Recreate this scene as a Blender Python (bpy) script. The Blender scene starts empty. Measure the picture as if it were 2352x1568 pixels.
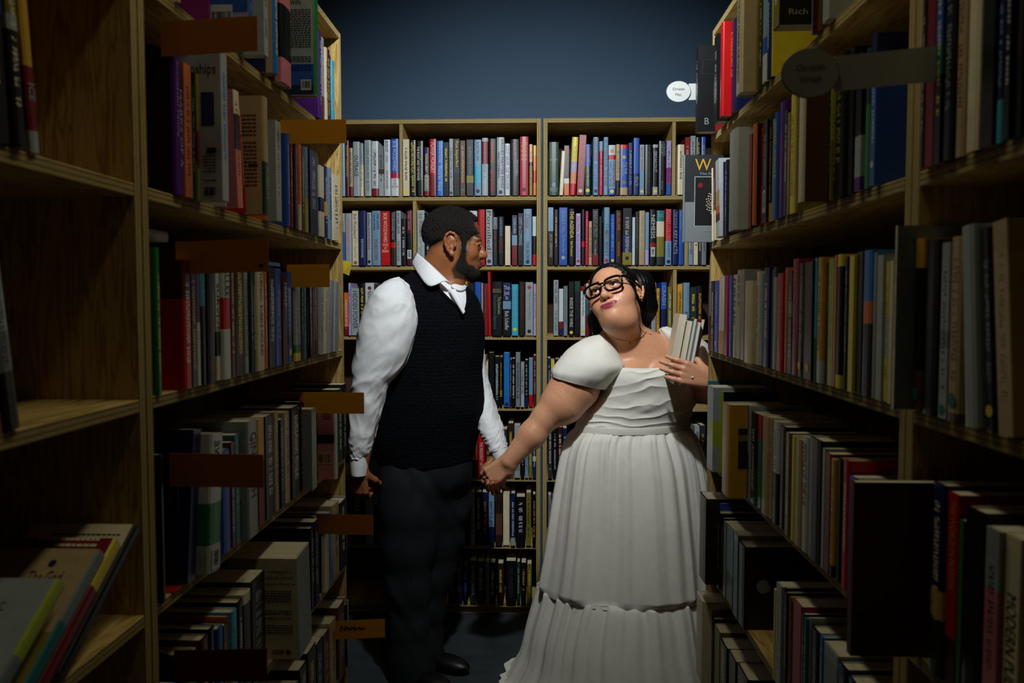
import bpy, bmesh, math, random
import numpy as np
from mathutils import Vector, Matrix

random.seed(7)
SC = bpy.context.scene
COL = SC.collection

# ------------------------------------------------------------------ camera
F_PX, IW, IH = 1829.0, 2352.0, 1568.0
CAM = np.array([0.0, 0.0, 1.44])
YAW, PITCH = math.radians(2.0), math.radians(-2.94)
cam_d = bpy.data.cameras.new('camera')
cam_d.sensor_width = 36.0
cam_d.lens = 36.0 * F_PX / IW
cam_d.clip_start = 0.05
cam = bpy.data.objects.new('camera', cam_d)
COL.objects.link(cam)
cam.location = CAM
cam.rotation_euler = (math.pi / 2 + PITCH, 0, YAW)
cam_d.dof.use_dof = True
cam_d.dof.focus_distance = 2.92
cam_d.dof.aperture_fstop = 5.6
SC.camera = cam

# ------------------------------------------------------------------ world, lamps, exposure
world = bpy.data.worlds.new('dim_shop')
SC.world = world
world.use_nodes = True
bg = world.node_tree.nodes['Background']
bg.inputs[0].default_value = (1.0, 0.80, 0.52, 1)
bg.inputs[1].default_value = 0.006

def spot(name, loc, target, power, size, blend, radius, color):
    d = bpy.data.lights.new(name, 'SPOT')
    d.energy = power; d.spot_size = math.radians(size); d.spot_blend = blend
    d.shadow_soft_size = radius; d.color = color
    o = bpy.data.objects.new(name, d); COL.objects.link(o)
    o.location = loc
    o.rotation_euler = (Vector(target) - Vector(loc)).to_track_quat('-Z', 'Y').to_euler()
    return o
spot('studio_flash', (0.0, 1.58, 2.68), (0.0, 3.0, 1.80), 148, 90, 1.0, 0.045, (0.90, 0.96, 1.0))
# the shop's own fluorescent batten on the ceiling along the aisle
tb = bpy.data.lights.new('ceiling_batten', 'AREA'); tb.shape = 'RECTANGLE'; tb.size = 0.12; tb.size_y = 1.5
tb.energy = 5.6; tb.color = (1.0, 0.96, 0.66)
tbo = bpy.data.objects.new('ceiling_batten', tb); COL.objects.link(tbo); tbo.location = (0.02, 1.45, 2.80)

SC.view_settings.view_transform = 'Standard'
SC.view_settings.look = 'None'
SC.view_settings.exposure = 0.0
SC.view_settings.gamma = 1.0
SC.view_settings.use_curve_mapping = False

# ------------------------------------------------------------------ pixel <-> world
_rot = np.array(Matrix.Rotation(YAW, 3, 'Z') @ Matrix.Rotation(math.pi / 2 + PITCH, 3, 'X'))
def ray(px, py):
    v = np.array([(px - IW / 2) / F_PX, -(py - IH / 2) / F_PX, -1.0])
    return _rot @ v
def P(px, py, y):                      # the point of the place seen at a pixel, y metres down the aisle
    r = ray(px, py); t = (y - CAM[1]) / r[1]
    return CAM + r * t
def PX(px, py, x):                     # the same on a plane across
    r = ray(px, py); t = (x - CAM[0]) / r[0]
    return CAM + r * t
def proj(p):
    q = _rot.T @ (np.asarray(p, float) - CAM)
    return IW / 2 + F_PX * q[0] / -q[2], IH / 2 - F_PX * q[1] / -q[2]

# ------------------------------------------------------------------ materials
def lin(c):
    return tuple((x / 12.92 if x <= 0.04045 else ((x + 0.055) / 1.055) ** 2.4) for x in (v / 255 for v in c))
class NT:
    def __init__(s, name):
        s.m = bpy.data.materials.new(name); s.m.use_nodes = True
        s.t = s.m.node_tree; s.b = s.t.nodes['Principled BSDF']
    def n(s, kind, **kw):
        o = s.t.nodes.new('ShaderNode' + kind)
        for k, v in kw.items(): setattr(o, k, v)
        return o
    def l(s, a, b): s.t.links.new(a, b)
    def math(s, op, a, b=None, c=None):
        o = s.n('Math', operation=op)
        for i, v in enumerate((a, b, c)):
            if v is None: continue
            if isinstance(v, (int, float)): o.inputs[i].default_value = v
            else: s.l(v, o.inputs[i])
        return o.outputs[0]
    def ramp(s, fac, stops):
        r = s.n('ValToRGB'); e = r.color_ramp.elements
        while len(e) < len(stops): e.new(0.5)
        for k, (p, c) in zip(e, stops): k.position = p; k.color = (*c, 1)
        s.l(fac, r.inputs[0]); return r.outputs[0]
    def bump(s, h, strength, dist=0.002):
        b = s.n('Bump'); b.inputs['Strength'].default_value = strength; b.inputs['Distance'].default_value = dist
        s.l(h, b.inputs['Height']); s.l(b.outputs[0], s.b.inputs['Normal'])
    def noise(s, vec, scale, detail=2.0, rough=0.5):
        o = s.n('TexNoise'); o.inputs['Scale'].default_value = scale
        o.inputs['Detail'].default_value = detail; o.inputs['Roughness'].default_value = rough
        if vec is not None: s.l(vec, o.inputs['Vector'])
        return o.outputs['Fac']
    def mapped(s, src, scale):
        m = s.n('Mapping'); m.inputs['Scale'].default_value = scale; s.l(src, m.inputs[0]); return m.outputs[0]

def plain(name, rgb, rough=0.6, metal=0.0, spec=0.4, bump=0.0, bscale=300, sheen=0.0):
    N = NT(name); N.b.inputs['Base Color'].default_value = (*lin(rgb), 1)
    N.b.inputs['Roughness'].default_value = rough; N.b.inputs['Metallic'].default_value = metal
    N.b.inputs['Specular IOR Level'].default_value = spec
    g = N.n('TexCoord').outputs['Object']
    nz = N.noise(g, bscale, 3)
    mix = N.n('MixRGB', blend_type='MULTIPLY'); mix.inputs[0].default_value = 0.25
    mix.inputs[1].default_value = (*lin(rgb), 1)
    N.l(N.ramp(N.noise(g, bscale * 0.12, 3), [(0.3, (0.72,) * 3), (0.75, (1,) * 3)]), mix.inputs[2])
    N.l(mix.outputs[0], N.b.inputs['Base Color'])
    if bump: N.bump(nz, bump)
    return N.m

def ply_face():
    N = NT('pine_plywood_face')
    o = N.n('TexCoord').outputs['UV']
    nz = N.noise(N.mapped(o, (1.2, 11.0, 1)), 2.2, 3, 0.55)
    w = N.math('FRACT', N.math('MULTIPLY', nz, 9.0))
    tri = N.math('ABSOLUTE', N.math('SUBTRACT', w, 0.5))
    fine = N.noise(N.mapped(o, (3, 160, 1)), 3, 2)
    f = N.math('ADD', N.math('MULTIPLY', tri, 1.5), N.math('MULTIPLY', fine, 0.25))
    c = N.ramp(f, [(0.05, lin((146, 112, 56))), (0.42, lin((182, 150, 86))), (0.9, lin((200, 170, 106)))])
    N.l(c, N.b.inputs['Base Color']); N.b.inputs['Roughness'].default_value = 0.62
    N.b.inputs['Specular IOR Level'].default_value = 0.25
    N.bump(f, 0.15, 0.001)
    return N.m
def ply_edge():
    N = NT('plywood_layered_edge')
    uv = N.n('TexCoord').outputs['UV']
    s = N.n('SeparateXYZ'); N.l(uv, s.inputs[0])
    wob = N.noise(N.mapped(uv, (9, 1, 1)), 3, 2)
    v = N.math('ADD', s.outputs[1], N.math('MULTIPLY', N.math('SUBTRACT', wob, 0.5), 0.10))
    lay = N.math('FRACT', N.math('MULTIPLY', v, 2.5))
    rough = N.noise(N.mapped(uv, (60, 8, 1)), 2, 3)
    f = N.math('ADD', N.math('MULTIPLY', lay, 0.75), N.math('MULTIPLY', rough, 0.3))
    c = N.ramp(f, [(0.12, lin((92, 74, 40))), (0.3, lin((166, 144, 92))), (0.68, lin((186, 164, 110))), (0.9, lin((104, 84, 48)))])
    N.l(c, N.b.inputs['Base Color']); N.b.inputs['Roughness'].default_value = 0.75
    N.b.inputs['Specular IOR Level'].default_value = 0.15
    N.bump(f, 0.35, 0.002)
    return N.m
M = {}
M['ply'] = ply_face(); M['edge'] = ply_edge()

def book_mat():
    N = NT('printed_book_cover')
    col = N.n('VertexColor', layer_name='col'); ink = N.n('VertexColor', layer_name='ink')
    uv = N.n('UVMap', uv_map='UVMap').outputs[0]
    s = N.n('SeparateXYZ'); N.l(uv, s.inputs[0]); U, V = s.outputs[0], s.outputs[1]
    cell = N.math('MULTIPLY', V, 185.0)
    fr = N.math('FRACT', cell); fl = N.math('FLOOR', cell)
    wn = N.n('TexWhiteNoise', noise_dimensions='1D'); N.l(fl, wn.inputs['W'])
    on = N.math('GREATER_THAN', wn.outputs[0], 0.16)
    gap = N.math('MULTIPLY', N.math('GREATER_THAN', fr, 0.1), N.math('LESS_THAN', fr, 0.86))
    cv = N.n('CombineXYZ'); N.l(N.math('MULTIPLY', U, 4.2), cv.inputs[0]); N.l(N.math('MULTIPLY', V, 520.0), cv.inputs[1])
    blob = N.math('GREATER_THAN', N.noise(cv.outputs[0], 1.0, 0), 0.45)
    um = N.math('MULTIPLY', N.math('GREATER_THAN', U, 0.29), N.math('LESS_THAN', U, 0.69))
    m = N.math('MULTIPLY', N.math('MULTIPLY', on, gap), N.math('MULTIPLY', blob, um))
    m = N.math('MULTIPLY', m, ink.outputs['Alpha'])
    mix = N.n('MixRGB'); N.l(m, mix.inputs[0]); N.l(col.outputs[0], mix.inputs[1]); N.l(ink.outputs[0], mix.inputs[2])
    wear = N.noise(N.n('TexCoord').outputs['Object'], 38, 4)
    mul = N.n('MixRGB', blend_type='MULTIPLY'); mul.inputs[0].default_value = 0.35
    N.l(mix.outputs[0], mul.inputs[1]); N.l(N.ramp(wear, [(0.35, (0.75,) * 3), (0.6, (1,) * 3)]), mul.inputs[2])
    N.l(mul.outputs[0], N.b.inputs['Base Color'])
    N.b.inputs['Roughness'].default_value = 0.36; N.b.inputs['Specular IOR Level'].default_value = 0.42
    N.bump(wear, 0.05, 0.001)
    return N.m
def pages_mat():
    N = NT('page_block')
    g = N.n('TexCoord').outputs['Object']
    f = N.noise(N.mapped(g, (1800, 2, 2)), 1, 1)
    N.l(N.ramp(f, [(0.3, lin((176, 162, 132))), (0.7, lin((232, 224, 204)))]), N.b.inputs['Base Color'])
    N.b.inputs['Roughness'].default_value = 0.9; N.bump(f, 0.3, 0.0006)
    return N.m
M['book'] = book_mat(); M['pages'] = pages_mat()

# ------------------------------------------------------------------ object helpers
def mesh_obj(name, verts, faces, mats, parent=None, midx=None, smooth=False, uvs=None):
    me = bpy.data.meshes.new(name)
    me.from_pydata([tuple(map(float, v)) for v in verts], [], [tuple(int(i) for i in f) for f in faces])
    for m in (mats if isinstance(mats, (list, tuple)) else [mats]): me.materials.append(m)
    if midx is not None: me.polygons.foreach_set('material_index', midx)
    if smooth: me.polygons.foreach_set('use_smooth', [True] * len(me.polygons))
    if uvs is not None:
        l = me.uv_layers.new(name='UVMap'); l.data.foreach_set('uv', np.asarray(uvs, 'f4').ravel())
    me.update()
    o = bpy.data.objects.new(name, me); COL.objects.link(o)
    if parent: o.parent = parent
    return o
def empty(name, loc=(0, 0, 0), rz=0.0):
    o = bpy.data.objects.new(name, None); COL.objects.link(o)
    o.location = loc; o.rotation_euler = (0, 0, rz); o.empty_display_size = 0.05
    return o
def tag(o, label, cat, group=None, kind=None):
    o['label'] = label
    if cat: o['category'] = cat
    if group: o['group'] = group
    if kind: o['kind'] = kind
    return o

BOXF = [(0, 3, 2, 1), (4, 5, 6, 7), (0, 1, 5, 4), (1, 2, 6, 5), (2, 3, 7, 6), (3, 0, 4, 7)]
def board(name, lo, hi, parent, thin):
    """a plywood board; thin = axis of its thickness. Broad faces carry grain, the others the layers."""
    (x0, y0, z0), (x1, y1, z1) = lo, hi
    v = [(x0, y0, z0), (x1, y0, z0), (x1, y1, z0), (x0, y1, z0), (x0, y0, z1), (x1, y0, z1), (x1, y1, z1), (x0, y1, z1)]
    ax = [2, 2, 1, 0, 1, 0]
    midx, uvs = [], []
    long_ax = max((i for i in range(3) if i != thin), key=lambda i: hi[i] - lo[i])
    other = 3 - thin - long_ax
    off = random.random() * 50
    for f, a in zip(BOXF, ax):
        midx.append(0 if a == thin else 1)
        la = long_ax if a != long_ax else other
        for i in f:
            p = v[i]
            if a == thin: uvs.append((p[long_ax] + off, p[other] + off))
            else: uvs.append((p[la] + off, (p[thin] - lo[thin]) / (hi[thin] - lo[thin])))
    o = mesh_obj(name, v, BOXF, [M['ply'], M['edge']], parent, midx, uvs=uvs)
    b = o.modifiers.new('soft_edges', 'BEVEL'); b.width = 0.0012; b.segments = 1
    return o
# ------------------------------------------------------------------ the room
def structure(name, lo, hi, mat):
    (x0, y0, z0), (x1, y1, z1) = lo, hi
    v = [(x0, y0, z0), (x1, y0, z0), (x1, y1, z0), (x0, y1, z0), (x0, y0, z1), (x1, y0, z1), (x1, y1, z1), (x0, y1, z1)]
    o = mesh_obj(name, v, BOXF, mat); o['kind'] = 'structure'; return o
def wall_mat():
    N = NT('slate_blue_wall_paint')
    g = N.n('TexCoord').outputs['Object']
    N.l(N.ramp(N.noise(g, 1.4, 3), [(0.3, lin((60, 87, 113))), (0.7, lin((66, 94, 121)))]), N.b.inputs['Base Color'])
    N.b.inputs['Roughness'].default_value = 0.7
    N.bump(N.noise(g, 220, 2), 0.12, 0.001)
    return N.m
def floor_mat():
    N = NT('worn_grey_carpet')
    g = N.n('TexCoord').outputs['Object']
    N.l(N.ramp(N.noise(g, 9, 5), [(0.3, lin((32, 39, 42))), (0.7, lin((48, 56, 60)))]), N.b.inputs['Base Color'])
    N.b.inputs['Roughness'].default_value = 0.9
    N.bump(N.noise(g, 500, 2), 0.5, 0.003)
    return N.m
WM = wall_mat()
structure('floor', (-3.2, -2.0, -0.1), (3.2, 4.0, 0.0), floor_mat())
structure('wall_back', (-3.2, 3.90, 0.0), (3.2, 4.0, 3.4), WM)
structure('wall_left', (-3.3, -2.0, 0.0), (-3.2, 4.0, 3.4), WM)
structure('wall_right', (3.2, -2.0, 0.0), (3.3, 4.0, 3.4), WM)
tr = structure('baseboard_back', (-3.2, 3.885, 0.0), (3.2, 3.90, 0.10), plain('baseboard_paint', (60, 66, 70)))

# ------------------------------------------------------------------ plywood bookcases
T = 0.019
SHELF_Z = [1.905, 1.597, 1.283, 0.962, 0.640, 0.330, 0.060]     # top faces of the shelves, row 0 is the top row
TOPZ = 2.245
XL, XR, YB = -0.586, 0.500, 3.570                               # front faces
DEPTH = 0.29
HARD = plain('dark_hardboard', (62, 38, 24), 0.8, bscale=60)
SIDE_DZ = 0.012
def bookcase(label, loc, rz, length, dividers=(), dz=0.0):
    """front on local y=0 looking to -y, length along local x"""
    TOPZ = 2.245 - 2 * dz
    SHELF_Z = [z + dz for z in globals()['SHELF_Z']]
    e = tag(empty('bookcase', loc, rz), label, 'bookcase', 'plywood bookcases of the shop')
    board('side_panel', (0, 0, 0), (T, DEPTH, TOPZ), e, 0)
    board('side_panel', (length - T, 0, 0), (length, DEPTH, TOPZ), e, 0)
    board('top_panel', (T, 0, TOPZ - T), (length - T, DEPTH, TOPZ), e, 2)
    bp = board('back_panel', (T, DEPTH - 0.006, 0.03), (length - T, DEPTH, TOPZ - T), e, 1)
    bp.data.materials[0] = HARD
    for z in SHELF_Z: board('shelf', (T, 0.0, z - T), (length - T, DEPTH - 0.006, z), e, 2)
    board('kick_board', (T, 0.03, 0), (length - T, 0.03 + T, SHELF_Z[-1] - T), e, 1)
    for x, row in dividers:
        zt = (TOPZ if row == 0 else SHELF_Z[row - 1]) - T
        board('divider', (x, 0.004, SHELF_Z[row]), (x + 0.016, DEPTH - 0.006, zt), e, 0)
    return e
LY0, LY1 = 1.163, 2.362
RY0, RY1 = 1.100, 2.375
BL0, BL1, BR0, BR1 = -1.215, 0.004, 0.014, 1.235
bookcase('plywood bookcase with orange label cards along the man side of the aisle', (XL, LY0, 0), math.pi / 2, LY1 - LY0, dz=SIDE_DZ)
bookcase('half empty plywood bookcase close to the camera on the man side', (XL, LY0 - 1.222, 0), math.pi / 2, 1.219, dz=SIDE_DZ)
bookcase('crammed plywood bookcase beside the woman along the aisle', (XR, RY1, 0), -math.pi / 2, RY1 - RY0, dz=SIDE_DZ)
bookcase('plywood bookcase close to the camera on the woman side holding vintage books', (XR, RY0 - 0.003, 0), -math.pi / 2, 1.219, dz=SIDE_DZ)
def bx(px, py): return P(px, py, YB)[0]
bookcase('plywood bookcase against the blue wall behind the man', (BL0, YB, 0), 0, BL1 - BL0,
         [(bx(917, 360) - BL0, 0), (bx(948, 530) - BL0, 1)])
bookcase('plywood bookcase against the blue wall behind the woman', (BR0, YB, 0), 0, BR1 - BR0,
         [(bx(1544, 360) - BR0, 0), (bx(1573, 530) - BR0, 1), (bx(1546, 690) - BR0, 2)])
# ------------------------------------------------------------------ books
PAL = dict(wht=(196, 201, 203), gry=(124, 130, 134), lgr=(158, 167, 170), blk=(16, 16, 18), dgr=(44, 48, 52), crm=(222, 208, 176),
           tan=(184, 158, 116), brn=(92, 58, 36), dbr=(48, 30, 22), red=(190, 14, 18), dre=(128, 22, 30), mar=(78, 20, 32), crs=(172, 30, 58),
           pnk=(206, 120, 134), org=(214, 104, 36), slm=(216, 122, 86), gld=(204, 154, 44), yel=(226, 204, 52), olv=(128, 118, 40), lim=(164, 180, 48),
           grn=(44, 122, 62), dgn=(20, 62, 44), tel=(28, 112, 118), cyn=(56, 164, 196), lbl=(116, 152, 180), blu=(36, 84, 176), brt=(24, 116, 206),
           nvy=(22, 32, 84), pur=(84, 34, 128), mag=(150, 44, 128), lil=(172, 160, 208))
WORD = dict(wht='white', gry='grey', lgr='pale grey', blk='black', dgr='charcoal', crm='cream', tan='tan', brn='brown', dbr='dark brown',
            red='red', dre='dark red', mar='maroon', crs='crimson', pnk='pink', org='orange', slm='salmon', gld='golden', yel='yellow',
            olv='olive', lim='lime green', grn='green', dgn='dark green', tel='teal', cyn='cyan', lbl='light blue', blu='blue', brt='bright blue',
            nvy='navy', pur='purple', mag='magenta', lil='lilac')
ORD = ['first', 'second', 'third', 'fourth', 'fifth', 'sixth', 'seventh', 'eighth', 'ninth', 'tenth', 'eleventh', 'twelfth', 'thirteenth',
       'fourteenth', 'fifteenth', 'sixteenth', 'seventeenth', 'eighteenth', 'nineteenth', 'twentieth']
TENS = ['', '', 'twenty', 'thirty', 'forty', 'fifty']
def ordinal(n):
    return ORD[n - 1] if n <= 20 else (TENS[n // 10] + '-' + ORD[n % 10 - 1] if n % 10 else TENS[n // 10][:-1] + 'ieth')
INKM = {}
def ink(c):
    if c not in INKM: INKM[c] = plain('print_' + WORD[c].replace(' ', '_'), PAL[c], 0.5)
    return INKM[c]
_tx = {}
def text_mesh(s, n=1):
    """outline of a line of print, scaled to a unit box"""
    if s not in _tx:
        c = bpy.data.curves.new('print', 'FONT'); c.body = s; c.resolution_u = 2; c.space_line = 0.85
        c.align_x = 'CENTER'
        o = bpy.data.objects.new('print', c)
        me = bpy.data.meshes.new_from_object(o)
        v = np.array([x.co[:] for x in me.vertices]) if len(me.vertices) else np.zeros((3, 3))
        f = [tuple(p.vertices) for p in me.polygons]
        lo, hi = v.min(0), v.max(0)
        _tx[s] = ((v - lo) / np.maximum(hi - lo, 1e-6), f, (hi - lo)[0] / max((hi - lo)[1], 1e-6))
        bpy.data.objects.remove(o); bpy.data.curves.remove(c); bpy.data.meshes.remove(me)
    return _tx[s]
def disc(r, n=14):
    v = [(0, 0, 0)] + [(r * math.cos(2 * math.pi * i / n), 0, r * math.sin(2 * math.pi * i / n)) for i in range(n)]
    return v, [(0, 1 + (i + 1) % n, 1 + i) for i in range(n)]

class Book:
    pass
BOOKS = []
def cover_geo(w, h, d, bands, inkc, hard, cover, seed):
    """bands: [(z0, z1, colour, print?)]; U-shaped case round the pages"""
    t = min(0.0026 if hard else 0.0012, w * 0.18)
    if hard:
        r = min(0.006, w * 0.3)
        out = [(-w / 2, d), (-w / 2, r * 0.7), (-w * 0.44, 0.0006), (-w * 0.2, -r * 0.16), (w * 0.2, -r * 0.16), (w * 0.44, 0.0006), (w / 2, r * 0.7), (w / 2, d)]
    else:
        out = [(-w / 2, d), (-w / 2, 0.0012), (-w * 0.46, 0), (-w * 0.15, 0), (w * 0.15, 0), (w * 0.46, 0), (w / 2, 0.0012), (w / 2, d)]
    inn = [(-w / 2 + t, d), (-w / 2 + t, t + 0.002), (-w * 0.3, t + 0.001), (-w * 0.1, t + 0.001), (w * 0.1, t + 0.001), (w * 0.3, t + 0.001), (w / 2 - t, t + 0.002), (w / 2 - t, d)]
    V, Fc, C, I, UV = [], [], [], [], []
    n = 8
    zs = [b[0] for b in bands] + [bands[-1][1]]
    for z in zs: V += [(x, y, z) for x, y in out]
    base = len(V)
    V += [(x, y, 0) for x, y in inn] + [(x, y, h) for x, y in inn]
    vo = seed * 7.3
    def add(f, c, on=0.0, uv=None):
        Fc.append(f); C.extend([c] * len(f)); I.extend([(*inkc, on)] * len(f))
        UV.extend(uv or [(-1, 0)] * len(f))
    for k, (z0, z1, c, on) in enumerate(bands):
        for i in range(n - 1):
            a, b = k * n + i, k * n + i + 1
            spine = 1 <= i <= 5
            u0, u1 = out[i][0] / w + 0.5, out[i + 1][0] / w + 0.5
            add((a, b, b + n, a + n), c if spine or cover is None else cover, 1.0 if (on and spine) else 0.0,
                [(u0, vo - z0), (u1, vo - z0), (u1, vo - z1), (u0, vo - z1)] if spine else None)
    top, cc = (len(zs) - 1) * n, bands[0][2]
    for i in range(n - 1):
        add((base + i + 1, base + i, base + n + i, base + n + i + 1), (0.7, 0.66, 0.58))
        add((top + i, top + i + 1, base + n + i + 1, base + n + i), bands[-1][2] if cover is None else cover)
        add((i + 1, i, base + i, base + i + 1), bands[0][2] if cover is None else cover)
    for i, s in ((0, 1), (n - 1, -1)):
        for k in range(len(zs) - 1):
            pass
        f = (i, top + i, base + n + i, base + i)
        add(f if s > 0 else f[::-1], cover or cc)
    g = 0.0035 if hard else 0.0003
    px0, px1, y0, y1 = -w / 2 + t, w / 2 - t, t + 0.003, d - g
    PV = [(px0, y0, g), (px1, y0, g), (px1, y1, g), (px0, y1, g), (px0, y0, h - g), (px1, y0, h - g), (px1, y1, h - g), (px0, y1, h - g)]
    return V, Fc, C, I, UV, PV

def finish_mesh(name, V, Fc, C, I, UV, mats, midx=None):
    me = bpy.data.meshes.new(name); me.from_pydata(V, [], Fc)
    for m in mats: me.materials.append(m)
    if midx is not None: me.polygons.foreach_set('material_index', midx)
    a = me.color_attributes.new('col', 'FLOAT_COLOR', 'CORNER'); a.data.foreach_set('color', np.array([(*c[:3], 1) for c in C], 'f4').ravel())
    a = me.color_attributes.new('ink', 'FLOAT_COLOR', 'CORNER'); a.data.foreach_set('color', np.array(I, 'f4').ravel())
    l = me.uv_layers.new(name='UVMap'); l.data.foreach_set('uv', np.array(UV, 'f4').ravel())
    me.update(); return me

def book(pos, rz, w, h, d, spec, where, order, hard=None, tilt=0.0, lean=0.0, held=False):
    """pos: middle of the spine's foot; rz: heading of the shelf; spec: colours from the top plus options"""
    b = Book(); b.pos = Vector(pos); b.rz = rz; b.w, b.h, b.d = w, h, d; b.where, b.order, b.tilt, b.lean, b.held = where, order, tilt, lean, held
    parts = spec.split(' ', 1) if False else [spec]
    b.spec = spec
    b.hard = (random.random() < 0.62 and w > 0.012) if hard is None else hard
    BOOKS.append(b); return b

def parse(spec):
    """'blu,.59red,.69wht f=wht d=yel:.9 c=nvy t=.1:.5:wht:TITLE' -> dict"""
    o = dict(t=[], d=[], b=[], f=None, c=None, p=None)
    head, *opts = spec.split(';')
    cols = []
    for k in head.strip().split(','):
        cols.append((0.0, k) if k[0].isalpha() else (float(k[:-3]), k[-3:]))
    o['cols'] = cols
    for x in opts:
        x = x.strip()
        if not x: continue
        k, v = x.split('=', 1)
        if k == 't': a, b_, c, s = v.split(':', 3); o['t'].append((float(a), float(b_), c, s))
        elif k == 'd': c, p = v.split(':'); o['d'].append((c, float(p)))
        elif k == 'b': o['b'].append([float(q) for q in v.split(':')])
        else: o[k] = v
    return o
LIGHTS = {'wht', 'lgr', 'crm', 'tan', 'yel', 'lbl', 'lil', 'gry', 'pnk', 'gld', 'slm'}
def realise(b, idx, merged=None):
    o = parse(b.spec); rs = random.Random(idx * 31 + 5)
    def jit(c):
        k = 0.9 + 0.2 * rs.random(); return tuple(min(1, x * k) for x in lin(PAL[c]))
    cols = o['cols']; h = b.h
    first = cols[0][1]
    inkc = o['f'] or (rs.choice(['blk', 'nvy', 'dre', 'blk', 'dbr', 'dgn']) if first in LIGHTS else rs.choice(['wht', 'crm', 'gld', 'lgr', 'wht', 'yel']))
    fake = o['f'] != 'no' and not o['t']
    if o['f'] == 'no': inkc = 'blk'
    cuts = sorted({0.0, 1.0} | {f for f, _ in cols} | ({0.08 + 0.1 * rs.random(), 0.66 + 0.2 * rs.random()} if fake else set()))
    tx = [c for c in cuts if c not in [f for f, _ in cols] and 0 < c < 1]
    bands = []
    for a, c in zip(cuts[:-1], cuts[1:]):
        name = [n for f, n in cols if f <= a + 1e-6][-1]
        mid = (a + c) / 2
        bands.append((h * (1 - c), h * (1 - a), jit(name), bool(fake and tx and tx[0] < mid < tx[-1])))
    bands = bands[::-1]
    cov = lin(PAL[o['c']]) if o['c'] else None
    V, Fc, C, I, UV, PV = cover_geo(b.w, h, b.d, bands, lin(PAL[inkc]), b.hard, cov, rs.random() * 9)
    Mx = Matrix.Translation(b.pos) @ Matrix.Rotation(b.rz, 4, 'Z') @ Matrix.Rotation(b.tilt, 4, 'Y') @ Matrix.Rotation(b.lean, 4, 'X')
    if merged is not None:
        k = len(merged['V'])
        merged['V'] += [tuple(Mx @ Vector(v)) for v in V] + [tuple(Mx @ Vector(v)) for v in PV]
        merged['F'] += [tuple(i + k for i in f) for f in Fc] + [tuple(i + k + len(V) for i in f) for f in BOXF]
        merged['C'] += C + [(0.7, 0.66, 0.55)] * 24; merged['I'] += I + [(0, 0, 0, 0)] * 24; merged['UV'] += UV + [(-1, 0)] * 24
        merged['m'] += [0] * len(Fc) + [1] * 6
        return None
    me = finish_mesh('book', V, Fc, C, I, UV, [M['book']])
    ob = bpy.data.objects.new('book', me); COL.objects.link(ob); ob.matrix_world = Mx
    words = []
    for _f, n in cols[:2]:
        if WORD[n] not in words: words.append(WORD[n])
    col = ' and '.join(words)
    kind = 'hardback' if b.hard else 'paperback'
    if b.held: label = b.where.format(col=col)
    else: label = '%s %s, %s %s' % (col, kind, ordinal(b.order), b.where)
    if len(label.split()) > 15 and not b.held: label = '%s %s, %s %s' % (words[0], kind, ordinal(b.order), b.where)
    tag(ob, label, 'book', 'held books' if b.held else 'books on the shop shelves')
    pg = mesh_obj('pages', PV, BOXF, M['pages'], ob)
    eps = -0.0016 if b.hard else -0.0004
    w = b.w
    lines = o['t']
    for (a, c, ik, s) in lines:
        stack = s.startswith('=')            # '=' prints upright across the spine
        off = 0.0; frac = 0.62
        if s[0] in '<>': off = (-0.22 if s[0] == '<' else 0.22) * w; s = s[1:]; frac = 0.36
        s2 = s[1:] if stack else s
        v, f, asp = text_mesh(s2.replace('_', '\n') if stack else s2)
        L = (c - a) * h
        if stack:
            W = w * 0.74
            vv = [((p[0] - 0.5) * W, eps, h * (1 - a) - L * (1 - p[1])) for p in v]
        else:
            H = min(w * frac, L / asp * 1.6)
            vv = [((p[1] - 0.5) * H + off, eps, h * (1 - a) - p[0] * L) for p in v]
        mesh_obj('lettering', vv, f, ink(ik), ob)
    for (c, p) in o['d']:
        v, f = disc(min(w * 0.33, 0.0085))
        mesh_obj('sticker', [(x, eps * 1.3, z + h * (1 - p)) for x, _y, z in v], f, ink(c), ob)
    for (a, c) in o['b']:                    # a pasted barcode label
        z0, z1 = h * (1 - c), h * (1 - a)
        q = [(-w * .34, eps * 1.2, z0), (w * .34, eps * 1.2, z0), (w * .34, eps * 1.2, z1), (-w * .34, eps * 1.2, z1)]
        st = mesh_obj('barcode_label', q, [(0, 1, 2, 3)], ink('wht'), ob)
        vv, ff = [], []
        z = z0 + 0.18 * (z1 - z0)
        while z < z1 - 0.14 * (z1 - z0):
            t = rs.choice([0.0008, 0.0014, 0.002]); k = len(vv)
            vv += [(-w * .2, eps * 1.5, z), (w * .2, eps * 1.5, z), (w * .2, eps * 1.5, z + t), (-w * .2, eps * 1.5, z + t)]; ff.append((k, k + 1, k + 2, k + 3)); z += t + rs.choice([0.0008, 0.0016])
        mesh_obj('barcode', vv, ff, ink('blk'), st)
    b.ob = ob
    return ob

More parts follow.
